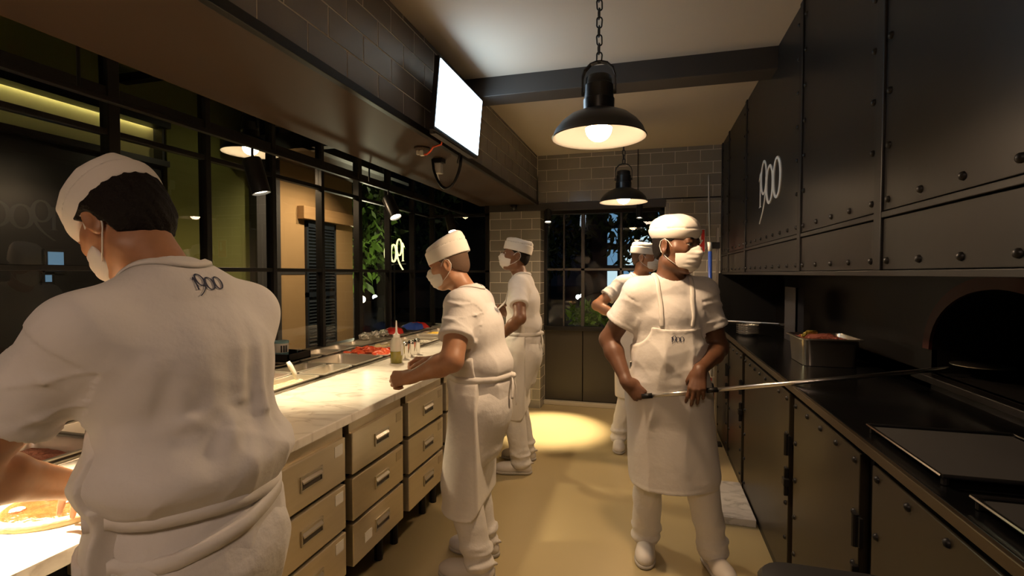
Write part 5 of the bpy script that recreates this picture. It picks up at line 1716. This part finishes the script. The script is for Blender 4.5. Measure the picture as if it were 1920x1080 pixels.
        return np.maximum(d, -0.026 - q[:, 2] - q[:, 1] * F32(cp.get('cutslope', 0.0)))
    s.do(cap_post)
    hat = solid_obj(s, 'cap', M['hat'], root, 0.004)
    pts = []
    bvh = surf(hat)
    for i in range(40):
        a = 2 * PI * i / 40
        pts.append(cc + cR @ V3(cp.get('rx', 0.090) * hs * math.cos(a), cp.get('ry', 0.110) * hs * math.sin(a), cp.get('band', 0.030) + 0.001))
    ribbon('cap_seam', M['seam'], hat, bvh, pts, 0.0022, 0.0008, -0.0006, closed=True, n=80)
    # ---------------- mask
    s = Solid()
    s.ell(H(0, 0.026, -0.040), np.array((0.068, 0.080, 0.076)) * hs, HR, 0.02)
    s.ell(H(0, 0.066, -0.060), np.array((0.046, 0.052, 0.052)) * hs, HR, 0.03)
    s.cone(H(0, 0.096, 0.004), H(0, 0.116, -0.026), 0.010 * hs, 0.014 * hs, 0.03)
    def mask_post(p, d):
        q = (p - Hpf) @ HRf / F32(hs)
        x = np.abs(q[:, 0])
        topz = F32(0.006) - x * F32(0.55)
        d = d + F32(0.0012) * np.sin(q[:, 2] * F32(300)) * (x < 0.05)
        bot = F32(-0.125) + np.maximum(0.06 - q[:, 1], 0) * F32(0.55)
        m = np.maximum(np.maximum(q[:, 2] - topz, bot - q[:, 2]), F32(0.040) - q[:, 1])
        return np.maximum(d, m * F32(hs))
    s.do(mask_post)
    mk = solid_obj(s, 'face_mask', M['mask'], root, 0.004)
    for q in (1, -1):
        MB().tube([H(q * 0.0645, 0.044, -0.030), H(q * 0.072, 0.030, -0.010), H(q * 0.080, 0.010, 0.016), H(q * 0.084, -0.006, 0.026), H(q * 0.083, -0.024, 0.016), H(q * 0.080, -0.030, -0.006), H(q * 0.078, -0.022, -0.030), H(q * 0.073, 0.010, -0.058), H(q * 0.064, 0.044, -0.080)], 0.0017, 6).build('ear_loop', M['mask'], mk, smooth=True)
    # ---------------- T-shirt
    ez = S.get('ease', 0.016)
    bel = S.get('belly', 0.0)
    s = Solid()
    s.econe(P - d1 * 0.06, W, ((0.152 * g + ez) * h, 0.108 * g + ez + bel * .6), ((0.146 * g + ez) * h, 0.106 * g + ez + bel), sr, 0.05)
    s.econe(W, C, ((0.146 * g + ez) * h, 0.106 * g + ez + bel), ((0.160 * g + ez * .7) * h, 0.114 * g + ez * .6), sr2, 0.06)
    s.econe(C, N - d2 * 0.015, ((0.157 * g + ez * .5) * h, 0.109 * g + ez * .4), (0.122 * g * h, 0.080 + ez * .2), sr2, 0.06)
    if bel: s.ell(W + fwd * (0.05 + bel) + up * 0.01, (0.13 * g, 0.085, 0.13), np.stack([sr, fwd, up], 1), 0.08)
    s.cone(N, N + d3 * 0.040, 0.074, 0.066, 0.04)
    cut = {}
    for k in 'RL':
        ln = S.get('sleeve', 0.62)
        e = Sd[k] + (El[k] - Sd[k]) * ln
        s.cone(N + (Sd[k] - N) * 0.3 + up * 0.020, Sd[k] + up * 0.002, 0.058, 0.060 * am, 0.06)
        s.cone(Sd[k], e, 0.063 * am, 0.0705 * am, 0.06)
        s.cone(N + (Sd[k] - N) * 0.72 - d2 * 0.07, C + sr2 * (1 if k == 'R' else -1) * 0.10 * g - d2 * 0.03, 0.062, 0.070, 0.07)
        s.cone(e + nrm(El[k] - Sd[k]) * 0.050, e + nrm(El[k] - Sd[k]) * 0.10, 0.060 * am, 0.060 * am, 0.004, cut=True)
    nk = S.get('neck', (1.0, 0.0))
    s.ell(NB + d3 * (0.055 + nk[1]) + fw2 * 0.012, (0.073 * nk[0], 0.078 * nk[0], 0.070 * nk[0]), np.stack([sr2, fw2, d3], 1), 0.006, cut=True)
    ends = [(Sd[k] + (El[k] - Sd[k]) * S.get('sleeve', 0.62), nrm(El[k] - Sd[k])) for k in 'RL']
    Wf, Pf = W.astype(F32), P.astype(F32)
    srf, fwf, sr2f, fw2f = [v.astype(F32) for v in (sr, fwd, sr2, fw2)]
    fold = S.get('fold', 1.0)
    def torso_disp(p):
        z = p[:, 2]
        fr = (p - Wf) @ fwf
        o = waves(p, S.get('seed', 1), 0.0062 * fold, 52, [tuple(sr + fwd * .35 + up * .12), tuple(sr * .8 - fwd * .5 + up * .28)], 0.45) * np.clip((C[2] + 0.05 - z) / 0.28, 0, 1)
        o = o + waves(p, S.get('seed', 1) + 7, 0.0048 * S.get('hfold', 1.0), 62, [tuple(up + sr * .3), tuple(up * .7 - sr * .6)], 0.8) * (0.35 + 0.65 * np.exp(-((z - W[2] - 0.02) / 0.09) ** 2))
        tuck = np.exp(-((z - W[2] + 0.035 - S.get('tuck', 0)) / 0.022) ** 2)                # drawn in by the apron's tie
        bl_ = np.exp(-((z - W[2] - 0.045 - S.get('tuck', 0)) / 0.045) ** 2)
        sd_ = 1.0 if S.get('tie_front', True) else 1 / (1 + np.exp(np.clip(fr * 60, -30, 30)))
        for ln, am_, wd_ in S.get('ridges', ()):
            best = np.full(len(p), 9.0, F32)
            par = np.zeros(len(p), F32)
            ns_ = len(ln) - 1
            for si_, (q0, q1) in enumerate(zip(ln[:-1], ln[1:])):
                a0, ab = np.array(q0, F32), np.array(q1, F32) - np.array(q0, F32)
                t_ = np.clip(((p - a0) @ ab) / F32(ab @ ab), 0, 1)
                q = p - a0 - t_[:, None] * ab
                q = q - (q @ fwf)[:, None] * fwf                      # a fold runs down the cloth whatever its depth
                r_ = np.sqrt(np.einsum('ij,ij->i', q, q))
                par = np.where(r_ < best, (si_ + t_) / F32(ns_), par)
                best = np.minimum(best, r_)
            o = o - F32(am_) * np.sin(F32(PI) * np.clip(par, 0.02, 0.98)) * (np.exp(-(best / F32(wd_)) ** 2) - F32(0.55) * np.exp(-((best - F32(2.0 * wd_)) / F32(wd_)) ** 2)) * (fr < 0)
        armw = np.ones(len(p), F32)
        for k in 'RL':
            a0, ab = (Sd[k] + (El[k] - Sd[k]) * 0.12).astype(F32), (El[k] - Sd[k]).astype(F32)
            t_ = np.clip(((p - a0) @ ab) / F32(ab @ ab), 0, 1)
            q = p - a0 - t_[:, None] * ab
            r_ = np.sqrt(np.einsum('ij,ij->i', q, q))
            armw = np.minimum(armw, np.clip((r_ - F32(0.082 * am)) / F32(0.03), 0.12, 1))
        o = o * armw
        return o + (F32(0.010) * tuck - F32(S.get('blouse', 0.008)) * bl_) * sd_
    def shirt_post(p, d):
        z = p[:, 2]
        d0 = d
        d = d + torso_disp(p)
        for e, u in ends:
            q = (p - e.astype(F32)) @ u.astype(F32)
            rr = p - e.astype(F32) - q[:, None] * u.astype(F32)
            near = np.einsum('ij,ij->i', rr, rr) < F32(0.092 * am) ** 2
            hem = near & (q > -0.022) & (q < 0.02)
            sm = near & (q > -0.16) & (q < 0.02)
            d = d + sm * np.clip(np.clip((F32(0.0) - q) / F32(0.05), 0.25, 1) * waves(p, S.get('seed', 1) + 3, 0.0060 * fold, 75, [tuple(nrm(np.cross(u, fwd)) + u * .8), tuple(u * .9 + fwd * .5)], 0.7), -0.006, 0.0035)
            d = d - F32(0.0020) * hem
            d = np.where(near & (q > -0.12), np.maximum(d, q), d)
        return np.maximum(np.minimum(d, np.maximum(d0 + F32(0.006), d - 0.004)) if False else d, F32(S.get('hem', P[2] - 0.10)) - z)
    s.do(shirt_post)
    sh = solid_obj(s, 't_shirt', M['cloth'], root, S.get('vox_cloth', 0.006))
    # ---------------- trousers
    t = Solid()
    t.econe(P - d1 * 0.07, P + d1 * 0.09, (0.160 * g * h, 0.122 * g), (0.146 * g * h, 0.112 * g), sr, 0.04)
    t.econe(P - d1 * 0.05, P - up * 0.24 + fwd * 0.01, (0.150 * g * h, 0.120 * g), (0.115 * g * h, 0.098 * g), sr, 0.06)
    for k in 'RL':
        t.cone(Hip[k] - up * 0.02, Kn[k], 0.094 * g, 0.084, 0.05)
        e = An[k] + nrm(Kn[k] - An[k]) * 0.0
        t.cone(Kn[k], e, 0.084, 0.074, 0.03)
        t.ell(e + up * 0.0, (0.080, 0.082, 0.030), None, 0.02)
        t.ell(e + up * 0.060, (0.080, 0.080, 0.022), None, 0.02)
    def tr_post(p, d):
        z = p[:, 2]
        lowk = np.exp(-((z - 0.14) / 0.11) ** 2)
        d = d + waves(p, S.get('seed', 1) + 13, 0.0085, 50, [(0.3, 0.2, 1), (-.4, .3, 1)], 0.9) * lowk
        d = d + waves(p, S.get('seed', 1) + 17, 0.0065, 42, [tuple(sr + up * .15), tuple(fwd + up * .35)], 0.6) * (1 - lowk)
        d = np.maximum(d, F32(0.050) - z)
        return np.maximum(d, z - F32(W[2] - 0.02))
    t.do(tr_post)
    trs = solid_obj(t, 'trousers', M['trouser'], root, S.get('vox_cloth', 0.006) + 0.001)
    # ---------------- apron: bib and skirt wrapped over the front
    ap = S.get('apron', {})
    a = Solid()
    ab = ap.get('bottom', 0.42)
    for o in s.ops: 
        if o[0] == 'add' and not (o[1] is None): pass
    kb = V3(P[0], P[1], 0)
    km = (Kn['R'] + Kn['L']) / 2
    skc = V3(km[0] * .6 + P[0] * .4, km[1] * .6 + P[1] * .4, ab)
    off = 0.008
    a.econe(P - d1 * 0.06, W, ((0.152 * g + ez) * h + off, 0.108 * g + ez + off + bel * .6), ((0.146 * g + ez) * h + off, 0.106 * g + ez + off + bel), sr, 0.05)
    a.econe(W, C, ((0.146 * g + ez) * h + off, 0.106 * g + ez + off + bel), ((0.160 * g + ez * .7) * h + off, 0.114 * g + ez * .6 + off), sr2, 0.06)
    a.econe(C, N - d2 * 0.015, ((0.157 * g + ez * .5) * h + off, 0.109 * g + ez * .4 + off), (0.122 * g * h + off, 0.080 + ez * .2 + off), sr2, 0.06)
    if bel: a.ell(W + fwd * (0.05 + bel) + up * 0.01, (0.13 * g + off, 0.085 + off, 0.13 + off), np.stack([sr, fwd, up], 1), 0.08)
    sx, sy = ap.get('skirt', (0.215, 0.165))
    a.econe(P + up * 0.02, skc + (skc - P) * 0.12, ((0.165 * g + ez) * h + off, 0.130 * g + ez), (sx, sy), sr, 0.06)
    for k in 'RL':
        a.cone(Hip[k] - up * 0.02, Kn[k], 0.112 * g, 0.094, 0.06)
    bt_, bw0, bw1 = C[2] + ap.get('bib_top', -0.04), ap.get('bib_w', 0.125), 0.24
    back = ap.get('back', -0.02)
    def ap_post(p, d):
        rel = p - Pf
        x = np.abs(rel @ sr2f)
        y = rel @ fwf
        z = p[:, 2]
        t_ = np.clip((bt_ - z) / max(bt_ - (W[2] + 0.03), 1e-3), 0, 1)
        wid = F32(bw0) + F32(bw1 - bw0) * t_ ** F32(2.0)
        bib = np.maximum(x - wid, z - (F32(bt_) - 0.012 * (1 - (x / bw0) ** 2)))
        leanf = np.clip((z - P[2]) * F32(math.tan((l1 + l2) / 2)), 0, 0.3)
        bib = np.maximum(bib, F32(back) - 0.0 - (y - leanf))
        corner = np.clip((ab + 0.06 - z) / 0.06, 0, 1)
        skirt = np.maximum(F32(back) + 0.035 * corner ** 2 - y + F32(S.get('skirt_lean', 0.0)) * np.clip(P[2] - z, 0, 1), F32(ab) - z)
        m = np.where(z > W[2] - 0.03, bib, skirt)
        amp = np.clip((W[2] - 0.05 - z) / 0.25, 0, 1)
        d = d + waves(p, S.get('seed', 1) + 23, 0.0125, 38, [tuple(sr + fwd * .25 + up * .04)], 0.45) * amp
        d = d + torso_disp(p) * np.clip((z - W[2] + 0.10) / 0.06, 0, 1)
        d = d + waves(p, S.get('seed', 1) + 31, 0.0045, 44, [tuple(sr + up * .5), tuple(sr - up * .5)], 0.6) * np.clip((z - W[2]) / 0.1, 0, 1) - F32(0.002)
        edge = (m > -0.014) & (m < 0)
        d = d - F32(0.0012) * edge
        return np.maximum(d, m)
    a.do(ap_post)
    apn = solid_obj(a, 'apron', M['apron'], root, S.get('vox_cloth', 0.006))
    # neck strap and waist tie
    bs, ba = surf(sh), surf(apn)
    zt = W[2] - 0.035
    pts = []
    for i in range(48):
        an = 2 * PI * i / 48
        pts.append(W - up * 0.035 + sr * math.cos(an) * 0.40 + fwd * math.sin(an) * 0.40)
    both = Solid()
    # the tie follows whichever cloth lies outermost
    tie = []
    for q in pts:
        c_ = Vector(W - up * 0.035)
        q = Vector(q)
        dv = (c_ - q).normalized()
        best = None
        for tr_ in (bs, ba):
            hit = tr_.ray_cast(q, dv, 0.6)
            if hit[0] is not None and (best is None or (hit[0] - q).length < (best - q).length): best = hit[0]
        tie.append((best if best is not None else q + dv * 0.25) - dv * 0.003)
    n = len(tie)
    ctr = Vector(W - up * 0.035)
    for dz0, droop, tn in S.get('ties', [(0.0, 0.0, 0.017)]):
        vs, fs = [], []
        ids = list(range(n)) if S.get('tie_front', True) else [i for i in range(n // 2, n + 1)]
        closed = S.get('tie_front', True)
        for i in ids:
            i = i % n
            an = 2 * PI * i / n
            o_ = (tie[i] - ctr).normalized()
            zz = Vector((0, 0, dz0 + droop * math.cos(an)))
            c0 = tie[i]
            if abs(dz0) + abs(droop) > 0:
                q = ctr + zz + o_ * 0.4
                best = None
                for tr_ in (bs, ba):
                    hit = tr_.ray_cast(q, -o_, 0.6)
                    if hit[0] is not None and (best is None or (hit[0] - q).length < (best - q).length): best = hit[0]
                if best is not None: c0 = best - zz + o_ * 0.002
            for dz, dd in ((-tn, -0.006), (-tn * .8, 0.006), (tn * .8, 0.006), (tn, -0.006)):
                vs.append(c0 + o_ * dd + Vector((0, 0, dz)) + zz)
        m_ = len(ids)
        for i in range(m_ if closed else m_ - 1):
            k = (i + 1) % m_
            for j in range(3): fs.append((i * 4 + j, i * 4 + j + 1, k * 4 + j + 1, k * 4 + j))
            fs.append((i * 4 + 3, i * 4, k * 4, k * 4 + 3))
        MB().add(vs, fs).build('apron_tie', M['apron'], apn, smooth=True)
    # knot at the back
    kc = Vector(W - up * 0.035 - fwd * 0.12)
    hit = bs.ray_cast(Vector(W - up * 0.035 - fwd * 0.4), Vector(fwd), 0.6)
    if hit[0] is not None: kc = hit[0] - Vector(fwd) * 0.012
    if S.get('knot', True):
        kb_ = MB().ball(kc, (0.020, 0.020, 0.016), 10, 8)
        kb_.build('tie_knot', M['apron'], apn, smooth=True)
        for q, dz in ((1, -0.16), (-1, -0.11)):
            e1 = kc + Vector(sr) * q * 0.035 + Vector((0, 0, dz * 0.45)) - Vector(fwd) * 0.012
            e2 = kc + Vector(sr) * q * 0.045 + Vector((0, 0, dz)) - Vector(fwd) * 0.008
            ribbon('tie_end', M['apron'], apn, surf(trs), [kc, e1, e2], 0.022, 0.003, 0.0, n=12, snap=False)
    # neck strap: from the bib's corners over the shoulders, round the nape
    f3 = nrm(fw2)
    ptsS = []
    for q in (1, -1):
        ptsS.append([C + up * (ap.get('bib_top', -0.04) - 0.015) + sr2 * q * (bw0 - 0.02) + f3 * 0.20,
                     C + up * 0.05 + sr2 * q * (bw0 - 0.025) + f3 * 0.16,
                     N + up * 0.01 + sr2 * q * 0.085 + f3 * 0.09,
                     NB + up * 0.0 + sr2 * q * 0.075 + f3 * 0.02])
    ns_ = S.get('nape', 0.0)
    nape = [NB + d3 * (0.024 + ns_) + sr2 * 0.072 - f3 * 0.035, NB + d3 * (0.030 + ns_) + sr2 * 0.04 - f3 * 0.08, NB + d3 * (0.032 + ns_) - f3 * 0.095, NB + d3 * (0.030 + ns_) - sr2 * 0.04 - f3 * 0.08, NB + d3 * (0.024 + ns_) - sr2 * 0.072 - f3 * 0.035]
    allp = ptsS[0] + nape + ptsS[1][::-1]
    ribbon('neck_strap', M['apron'], apn, [bs, surf(body)], allp, 0.024, 0.003, 0.004, n=80)
    # ---------------- clogs
    for k in 'RL':
        fa = math.radians(S['foot' + k][2])
        ff = V3(-math.sin(fa), math.cos(fa), 0)
        fs_ = V3(math.cos(fa), math.sin(fa), 0)
        A0 = V3(An[k][0], An[k][1], 0)
        R3 = np.stack([fs_, ff, up], 1)
        c = Solid()
        c.ell(A0 + ff * 0.115 + up * 0.036, (0.052, 0.088, 0.046), R3, 0.03)
        c.ell(A0 + ff * 0.03 + up * 0.046, (0.043, 0.075, 0.046), R3, 0.03)
        c.ell(A0 - ff * 0.035 + up * 0.038, (0.040, 0.050, 0.044), R3, 0.03)
        c.do(lambda p, d: np.maximum(np.maximum(d, F32(0.018) - p[:, 2]), p[:, 2] - F32(0.088)))
        cl = solid_obj(c, 'clog', M['clog'], root, 0.006)
        so = Solid()
        so.ell(A0 + ff * 0.115 + up * 0.012, (0.055, 0.091, 0.03), R3, 0.03)
        so.ell(A0 + ff * 0.03 + up * 0.012, (0.045, 0.078, 0.03), R3, 0.03)
        so.ell(A0 - ff * 0.035 + up * 0.012, (0.043, 0.053, 0.03), R3, 0.03)
        so.do(lambda p, d: np.maximum(np.maximum(d, F32(0.002) - p[:, 2]), p[:, 2] - F32(0.022)))
        solid_obj(so, 'clog_sole', M['sole'], cl, 0.006)
        q = [A0 + fs_ * 0.047 + ff * 0.045 + up * 0.075, A0 + fs_ * 0.045 - ff * 0.03 + up * 0.082, A0 - ff * 0.09 + up * 0.080, A0 - fs_ * 0.045 - ff * 0.03 + up * 0.082, A0 - fs_ * 0.047 + ff * 0.045 + up * 0.075]
        MB().tube(q, 0.008, 8).build('heel_strap', M['clog'], cl, smooth=True)
    info = dict(root=root, shirt=sh, apron=apn, bs=bs, ba=ba, W=W, C=C, N=N, NB=NB, P=P, fwd=fwd, sr=sr, fw2=fw2, sr2=sr2, d2=d2, H=H, El=El, Wr=Wr, Sd=Sd, An=An, Kn=Kn, trousers=trs)
    return info
# ---- the peel the cook on the right holds: from his hands into the oven mouth
PA, PB = V3(-0.03, 2.47, 0.908), V3(1.19, 2.44, 1.110)
pd_ = nrm(PB - PA)
pe = thing('oven_peel', 'long thin steel peel held by the bearded cook on the right, reaching into the oven', 'peel', tuple(PA))
MB().tube([PA, PA + pd_ * 0.05], 0.0125, 12).build('end_cap', M['black'], pe, smooth=True)
MB().tube([PA + pd_ * 0.05, PA + pd_ * 0.295], 0.0095, 12).build('shaft', M['alu'], pe, smooth=True)
MB().tube([PA + pd_ * 0.295, PA + pd_ * 0.345], 0.0120, 12).build('sliding_grip', M['black'], pe, smooth=True)
MB().tube([PA + pd_ * 0.345, PB], 0.0095, 12).build('shaft', M['alu'], pe, smooth=True)
MB().lathe([(0.0001, 0), (0.10, 0), (0.10, 0.003), (0.0001, 0.003)], PB + pd_ * 0.11, 28).build('round_blade', M['steel'], pe)

GR, GL = PA + pd_ * 0.0, PA + pd_ * 0.25

E_ = figure(dict(label='cook facing us on the right, looking aside and holding the long steel peel', pos=(0.095, 2.64), heading=196, twist=0,
    height=1.74, girth=1.03, lean=(2, 2, 5), head=(40, 5, 0), headfwd=0.015, shoulder=0.160, arm=1.10, belly=0.012, seed=3, headsize=1.12, neckr=1.12, tie_front=False,
    skin=('skin_deep', (0.155, 0.070, 0.036)), hair=(0.0035, -0.085), gaze=0.1, ease=0.018,
    handR=(-0.100, 2.50, 0.965), elbowR=(-0.75, 0.6, 0), handdirR=(0.75, -0.15, -0.66), palmR=(0.30, 0.85, -0.30),
    poseR=dict(curl=(0.95, 1.15, 0.8), thumb=(0.85, 0.35, 0.55)),
    handL=(GL[0] + 0.015, 2.482, 1.043), elbowL=(0.6, 1.0, 0), handdirL=(-0.15, -0.42, -0.86), palmL=(0, 0.88, -0.45),
    poseL=dict(curl=(0.50, 0.55, 0.35), thumb=(0.7, 0.55, 0.6)),
    footR=(-0.005, 2.77, 178), footL=(0.325, 2.70, 200), kneeR=(0, -1, 0), kneeL=(0.3, -1, 0),
    cap=dict(tilt=2, z=0.050, h=0.082, e=2.0, slope=0.0, flat=1.35, band=0.022, rx=0.097, ry=0.117), apron=dict(bottom=0.43, back=-0.03, skirt=(0.200, 0.165), bib_top=-0.05, bib_w=0.118)))
c_ = Vector(E_['C'])
printed_sign('lettering', M['ink'], E_['apron'], E_['ba'], c_ + Vector((0.005, -0.2, -0.115)), (1, 0, 0), (0, 0, 1), 0.022, (0, 1, 0))

FOLDS_A = [([(-0.815, 0.807, 1.40), (-0.842, 0.798, 1.236), (-0.942, 0.767, 1.09)], 0.0120, 0.0170),
    ([(-0.785, 0.835, 1.40), (-0.806, 0.828, 1.194), (-0.888, 0.791, 1.07)], 0.0128, 0.0170),
    ([(-0.846, 0.785, 1.38), (-0.907, 0.760, 1.215), (-0.999, 0.733, 1.13)], 0.0104, 0.0170),
    ([(-0.744, 0.870, 1.40), (-0.759, 0.868, 1.236), (-0.798, 0.845, 1.10)], 0.0112, 0.0187),
    ([(-0.97, 0.755, 1.45), (-1.069, 0.705, 1.30)], 0.0112, 0.0136), ([(-0.99, 0.735, 1.46), (-1.083, 0.695, 1.34)], 0.0096, 0.0119),
    ([(-0.722, 0.93, 1.38), (-0.716, 0.92, 1.204), (-0.736, 0.90, 1.10)], 0.0112, 0.0204), ([(-0.92, 0.76, 1.27), (-1.065, 0.70, 1.18)], 0.0112, 0.0170)]
A_ = figure(dict(label='cook in front on the left, seen from behind, bending over the pizza', pos=(-0.935, 0.865), heading=88, twist=0,
    height=1.78, girth=1.06, lean=(6, 9, 30), head=(6, 42, 4), headfwd=0.02, headsize=0.97, shoulder=0.185, arm=1.06, seed=11, ridges=FOLDS_A, shL=(0.01, 0.0, -0.045), shR=(0.01, 0, -0.035), neck=(1.18, 0.006), vox=0.004, vox_cloth=0.005, fold=0.9, hfold=0.7, blouse=0.022, ease=0.024,
    skin=('skin_tan', (0.42, 0.205, 0.105)), hair=(0.016, -0.105),
    handL=(-1.215, 0.80, 1.03), elbowL=(-0.1, -1, 0.0), handdirL=(-0.72, 0.55, -0.38), palmL=(0.1, -0.25, -0.9),
    poseL=dict(curl=(0.35, 0.45, 0.3)),
    handR=(-1.36, 1.06, 1.0), elbowR=(0.2, 1, -0.3), handdirR=(-0.85, -0.35, -0.4), palmR=(-0.1, 0.1, -1), poseR=dict(curl=(0.4, 0.5, 0.3)),
    footL=(-0.91, 0.73, 92), footR=(-0.93, 1.0, 86), ties=[(-0.035, -0.012, 0.015), (-0.075, 0.035, 0.017)], hem=0.86, knot=False, tuck=-0.04,
    cap=dict(tilt=-14, z=0.050, h=0.080, e=2.6, slope=0.05, band=0.020, rx=0.096, ry=0.116), apron=dict(bottom=0.42, back=0.02)))
c_ = Vector(A_['N']) + Vector(A_['d2']) * 0.022
printed_sign('lettering', M['ink'], A_['shirt'], A_['bs'], c_ + Vector(A_['fw2']) * -0.25 - Vector(A_['sr2']) * 0.030, A_['sr2'], A_['d2'], 0.026, A_['fw2'])

B_ = figure(dict(label='second cook in white, in profile, working at the marble with both hands low', pos=(-0.80, 2.38), heading=93, twist=2,
    height=1.67, girth=1.06, lean=(4, 9, 22), head=(4, 17, 0), headfwd=0.035, shoulder=0.165, arm=1.18, seed=21, belly=0.01, ease=0.018,
    skin=('skin_warm', (0.43, 0.215, 0.115)), hair=(0.003, -0.080), hairmat=mat('cropped_hair', (0.10, 0.055, 0.030), 0.8, bump=(200, 0.6, 0.002)),
    handL=(-1.06, 2.10, 1.02), elbowL=(0.6, -0.5, -0.3), handdirL=(-0.92, -0.10, -0.12), palmL=(-0.1, 0.75, -0.6), poseL=dict(curl=(1.0, 1.1, 0.7), thumb=(0.8, 0.4, 0.55)),
    handR=(-1.06, 2.36, 1.05), elbowR=(0.6, 0.6, -0.3), handdirR=(-0.95, -0.15, -0.05), palmR=(0, -0.6, -0.7), poseR=dict(curl=(0.8, 1.0, 0.6), thumb=(0.8, 0.4, 0.55)),
    footL=(-0.80, 2.29, 96), footR=(-0.84, 2.50, 88),
    cap=dict(tilt=-4, z=0.056, h=0.090, e=5.0, slope=0.22, band=0.040, rx=0.091, ry=0.113), apron=dict(bottom=0.32, back=-0.02, skirt=(0.20, 0.155))))
c_ = Vector(B_['N']) - Vector(B_['d2']) * 0.05
printed_sign('lettering', M['ink'], B_['shirt'], B_['bs'], c_ + Vector(B_['fw2']) * -0.25 - Vector(B_['sr2']) * 0.036, B_['sr2'], B_['d2'], 0.021, B_['fw2'])

bw_ = MB()
bc = Vector((-0.905, 2.245, 1.362))
for q in (1, -1):
    bw_.ball(bc + Vector((0.0, 0.004, 0.004)) + Vector((-0.9, 0.15, 0.0)) * q * 0.022, (0.020, 0.010, 0.012), 12, 8)
bw_.ball(bc, (0.009, 0.009, 0.009), 8, 6)
bw_.build('strap_bow', M['apron'], B_['apron'], smooth=True)

C_ = figure(dict(label='third cook in white by the tiled pier, head up, turned to the glass', pos=(-0.92, 3.74), heading=97, twist=0,
    height=1.75, girth=0.98, lean=(2, 3, 8), head=(14, -8, 0), headfwd=0.03, shoulder=0.160, seed=31, vox=0.0055, vox_cloth=0.007,
    skin=('skin_brown', (0.20, 0.088, 0.042)), hair=(0.004, -0.08),
    handL=(-1.06, 3.46, 1.02), elbowL=(0.7, -0.6, 0), handdirL=(-0.9, 0.0, -0.35), palmL=(0, 0.7, -0.6), poseL=dict(curl=(0.7, 0.8, 0.5)),
    handR=(-1.06, 3.80, 1.17), elbowR=(0.5, 0.8, -0.3), handdirR=(-0.8, -0.25, 0.5), palmR=(-0.3, -0.8, 0), poseR=dict(curl=(0.8, 0.9, 0.6)),
    footL=(-0.92, 3.60, 100), footR=(-0.95, 3.88, 92),
    cap=dict(tilt=6, z=0.056, h=0.086, e=5.0, slope=0.02, band=0.038), apron=dict(bottom=0.41, back=-0.02)))

D_ = figure(dict(label='farthest cook in white, half hidden behind the cook who holds the peel', pos=(-0.09, 4.47), heading=212, twist=0,
    height=1.75, girth=1.0, lean=(2, 2, 6), head=(46, 4, 0), shoulder=0.165, seed=41, vox=0.0055, vox_cloth=0.007,
    skin=('skin_warm', (0.43, 0.215, 0.115)), hair=(0.003, -0.08), hairmat=bpy.data.materials['cropped_hair'], tie_front=False,
    handR=(-0.20, 4.20, 1.12), elbowR=(-1, 0.15, 0.35), handdirR=(0.85, -0.1, 0.1), palmR=(0, 0.9, -0.3), poseR=dict(curl=(0.8, 0.9, 0.6)),
    handL=(0.16, 4.27, 1.03), elbowL=(1, 0.5, 0), handdirL=(-0.7, -0.4, -0.2), palmL=(0, 0.8, -0.4), poseL=dict(curl=(0.8, 0.9, 0.6)),
    footR=(-0.245, 4.38, 185), footL=(0.05, 4.45, 205),
    cap=dict(tilt=-2, z=0.054, h=0.086, e=5.0, slope=0.02, band=0.036), apron=dict(bottom=0.45, back=-0.03)))
